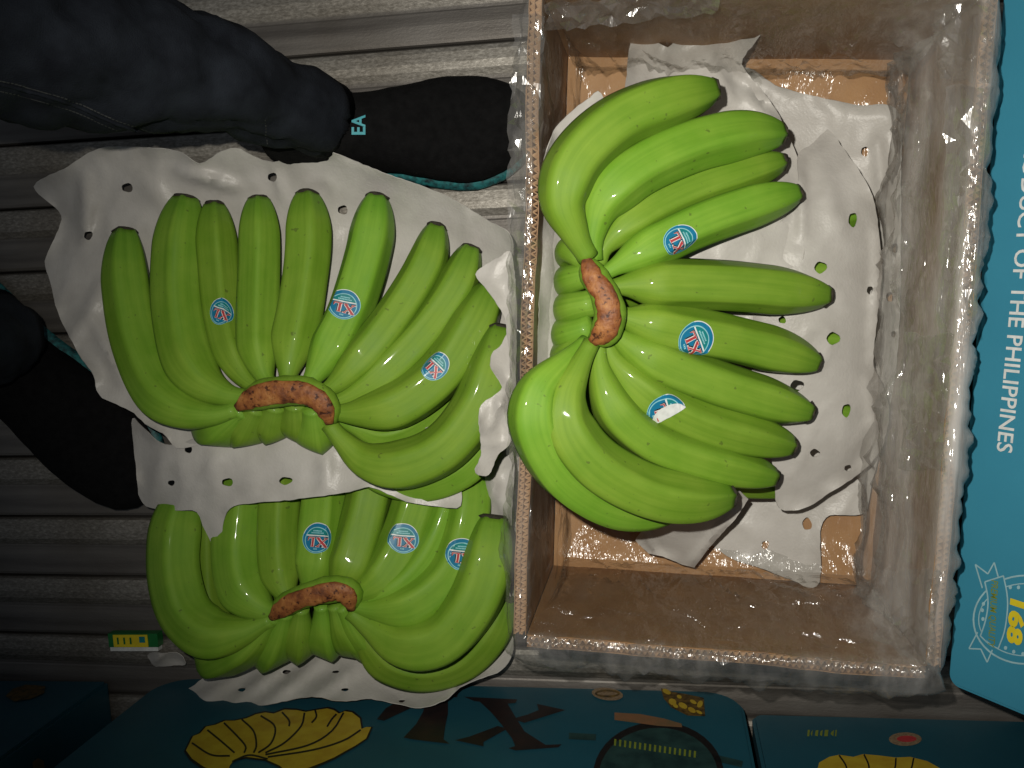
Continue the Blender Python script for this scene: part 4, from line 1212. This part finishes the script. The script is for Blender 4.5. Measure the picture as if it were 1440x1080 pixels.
# ------------------------------------------------------------------ person: jeans and shoes
per = empty('person', P(230, 300, 0.0), 'person in dark jeans and black knit shoes standing beside the foam sheets', 'person')
def loft(name, secs, m_, parent, nseg=28, wob=0.0, freq=30):
    """secs: list of (centre, side vector, up vector, half width, up height, down height)"""
    v, f = [], []
    for (c, s, u_, w_, h, d) in secs:
        for k in range(nseg):
            a = 2 * math.pi * k / nseg
            x, y = math.cos(a), math.sin(a)
            x = math.copysign(abs(x) ** .85, x)
            q = c + s * (x * w_) + u_ * (y * (h if y > 0 else d))
            if wob: q = q + (s * x + u_ * y) * (wob * fbm(q * freq))
            v.append(q)
    n = len(secs)
    for i in range(n - 1):
        for k in range(nseg):
            k2 = (k + 1) % nseg
            f.append((i * nseg + k, i * nseg + k2, (i + 1) * nseg + k2, (i + 1) * nseg + k))
    f.append(tuple(range(nseg))[::-1]); f.append(tuple((n - 1) * nseg + k for k in range(nseg)))
    o = mesh(name, v, f, m_, parent)
    bm = bmesh.new(); bm.from_mesh(o.data); bmesh.ops.recalc_face_normals(bm, faces=bm.faces); bm.to_mesh(o.data); bm.free()
    return o

def shoe(heel, toe, side_sign, ws=1.0):
    H, Tt = P(*heel, 0.0), P(*toe, 0.0)
    d = (Tt - H); L = d.length; d.normalize()
    s = Vector((-d.y, d.x, 0)) * side_sign
    up = Vector((0, 0, 1))
    # (t, half width, centre shift to the inside, top)
    prof = [(0.0, .018, 0, .060), (.03, .030, 0, .085), (.10, .037, 0, .100), (.22, .037, 0, .104), (.34, .036, .001, .098), (.44, .038, .003, .084), (.55, .043, .005, .070), (.66, .048, .006, .060), (.77, .049, .006, .053), (.87, .043, .008, .046), (.94, .033, .010, .040), (.985, .020, .011, .032), (1.0, .008, .011, .026)]
    up_secs, so_secs = [], []
    for q in catmull([(t * L, w_, sh, tp) for t, w_, sh, tp in prof], 34):
        x, w_, sh, tp = q
        w_ *= ws
        c = H + d * x + s * sh
        up_secs.append((c + up * .020, s, up, max(.004, w_ - .002), max(.006, tp - .020), .006))
        so_secs.append((c + up * .013 - s * .0045, s, up, w_ + .0005, .012, .0115))
    sh = loft('shoe', up_secs, M_SHOE, per, 28, .0012, 90)
    so = loft('sole', so_secs, M_SOLE, sh, 24, .0006, 90)
    return sh
S1 = shoe((398, 194), (756, 196), 1, 1.12)
S2 = shoe((-80, 396), (234, 682), -1, 1.3)

def leg(pts, hw, seed):
    c = catmull(pts, 60)
    w = [P(*p) for p in c]
    r = np.interp(np.linspace(0, 1, 60), np.linspace(0, 1, len(hw)), hw)
    rad = [a * MPP(*p) for a, p in zip(r, c)]
    fr = frames(w)
    v, f = [], []
    NS = 56
    for i in range(60):
        t, u_, s = fr[i]
        fold = smooth(34, 2, i)
        for k in range(NS):
            a = 2 * math.pi * k / NS
            dd = u_ * math.cos(a) + s * math.sin(a)
            q = w[i] + dd * rad[i]
            wr = .0030 * fbm(q * 20 + Vector((seed, 0, 0))) - .0065 * (1 - abs(noise.noise(Vector((q.x * 17 + q.z * 6, q.y * 9, q.z * 17 + seed))))) ** 6 - .0050 * (1 - abs(noise.noise(Vector((q.x * 30, q.y * 14 + q.x * 8, q.z * 26 + seed))))) ** 7
            wr += .0050 * fold * (abs(math.sin(i * .42 + 1.3 * math.sin(a + seed) + .8 * noise.noise(q * 14))) - .5)
            v.append(q + dd * wr)
    for i in range(59):
        for k in range(NS):
            k2 = (k + 1) % NS
            f.append((i * NS + k, i * NS + k2, (i + 1) * NS + k2, (i + 1) * NS + k))
    # turned-in cuff and closed upper end
    b = len(v)
    for k in range(NS):
        v.append(w[0] + (Vector(v[k]) - w[0]) * .88 + (w[1] - w[0]).normalized() * .012)
    for k in range(NS):
        k2 = (k + 1) % NS
        f.append((k, b + k, b + k2, k2))
    f.append(tuple(59 * NS + k for k in range(NS)))
    o = mesh('trouser_leg', v, f, M_DENIM, per)
    bm = bmesh.new(); bm.from_mesh(o.data); bmesh.ops.recalc_face_normals(bm, faces=bm.faces); bm.to_mesh(o.data); bm.free()
    return o
J1 = leg([(458, 166, .075), (432, 158, .10), (380, 138, .15), (310, 112, .20), (220, 92, .25), (100, 70, .31), (-60, 35, .38), (-260, -20, .47), (-520, -80, .55)], [57, 72, 98, 117, 124, 126, 130, 140, 155], 1.0)
J2 = leg([(8, 470, .09), (-20, 478, .12), (-60, 485, .16), (-130, 480, .22), (-230, 470, .29), (-360, 450, .37), (-560, 400, .47)], [62, 78, 92, 105, 112, 120, 140], 5.0)
bj = bvh_of(J1)
def on_jeans(px, py):
    h, n, _, _ = bj.ray_cast(CAM, ray(px, py).normalized())
    return (h, n) if h is not None else None
seam = catmull([(-10, 116), (40, 128), (100, 146), (160, 172), (220, 192), (270, 207), (318, 216)], 70)
sp_ = [on_jeans(*q) for q in seam]
sp_ = [q for q in sp_ if q]
if len(sp_) > 6:
    tube('seam', [h + n * .0004 for h, n in sp_], [.0016] * len(sp_), M_DENIM, J1, 6, 1, .0008, 300)
def stitches(path, n, w=.00045, ln=.0012):
    v, f = [], []
    c = catmull(path, n)
    for i in range(0, n - 1):
        A_, B_ = on_jeans(*c[i]), on_jeans(*c[i + 1])
        if not A_ or not B_: continue
        (p, nn), (p2, _) = A_, B_
        d = (p2 - p)
        if d.length < 1e-6 or d.length > .02: continue
        d.normalize(); s = nn.cross(d)
        b = len(v)
        for x, y in ((-ln, -w), (ln, -w), (ln, w), (-ln, w)): v.append(p + d * x + s * y + nn * .0012)
        f.append((b, b + 1, b + 2, b + 3))
    if f: tag(mesh('stitching', v, f, M_STITCH, J1, False), kind='stuff')
stitches([(x + 2, y + 9) for x, y in ((-10, 116), (40, 128), (100, 146), (160, 172), (220, 192), (270, 207), (310, 214))], 62)
stitches([(x - 2, y - 6) for x, y in ((-10, 116), (40, 128), (100, 146), (160, 172), (220, 192), (270, 207), (318, 216))], 62)
stitches([(372, 168), (374, 190), (378, 212)], 12)
# lettering on the tongue of the near shoe
bs_ = bvh_of(S1)
vs, fs = text_mesh('EA', .02)
hx = max(v.x for v in vs); hy = max(v.y for v in vs)
vv = []
for v_ in vs:
    px = 513 - 19 * (v_.y / hy)
    py = 190 - 28 * (v_.x / hx)
    h, n, _, _ = bs_.ray_cast(CAM, ray(px, py).normalized())
    vv.append((h + n * .0012) if h is not None else P(px, py, .09))
mesh('shoe_lettering', vv, fs, M_TEAL, S1, False)

# ------------------------------------------------------------------ small things on the floor
a, b = P(152, 911, .016), P(236, 911, .016)
ex = (b - a).normalized(); ey = Vector((-ex.y, ex.x, 0))
pk = empty('packet', a + ex * .03 - Vector((0, 0, .015)), 'yellow and green paper packet lying on the slats', 'packet')
def slab(o, ex, ey, L, W, z0, z1, m_, name, parent):
    v = [o + ex * x + ey * y + Vector((0, 0, z)) for z in (z0, z1) for x, y in ((0, 0), (L, 0), (L, W), (0, W))]
    v = [Vector((q.x, q.y, q.z - o.z)) for q in v]
    return mesh(name, v, [(3, 2, 1, 0), (4, 5, 6, 7), (0, 1, 5, 4), (1, 2, 6, 5), (2, 3, 7, 6), (3, 0, 4, 7)], m_, parent, False)
slab(a, ex, ey, .062, .016, .003, .014, M_GREEN, 'body', pk)
slab(a + ex * .007 + ey * .0005, ex, ey, .043, .0145, .0142, .0152, M_BRIGHTYEL, 'label', pk)
slab(a - ey * .0055, ex, ey, .060, .0053, .003, .012, M_WHITE, 'white_border', pk)
for k in range(3):
    slab(a + ex * (.012 + .008 * k) + ey * .004, ex, ey, .002, .008, .0153, .0158, M_GREEN, 'printed_mark', pk)
slab(a + ex * .040 + ey * .006, ex, ey, .007, .007, .0153, .0158, M_STK_TEAL, 'printed_mark', pk)
sheet([(208, 921), (216, 917), (232, 919), (250, 918), (262, 934), (240, 936), (220, 937), (213, 932)], [(208, 921, .008), (250, 918, .014), (240, 936, .006), (225, 926, .014), (260, 934, .006)], [],
      'tiny crumpled white scrap beside the yellow packet', folds=[(212, 932, 228, 922, .006, 4)], wr=.003, step=4, seed=21, group=None, name='paper_scrap', cat='scrap', lo=.003)
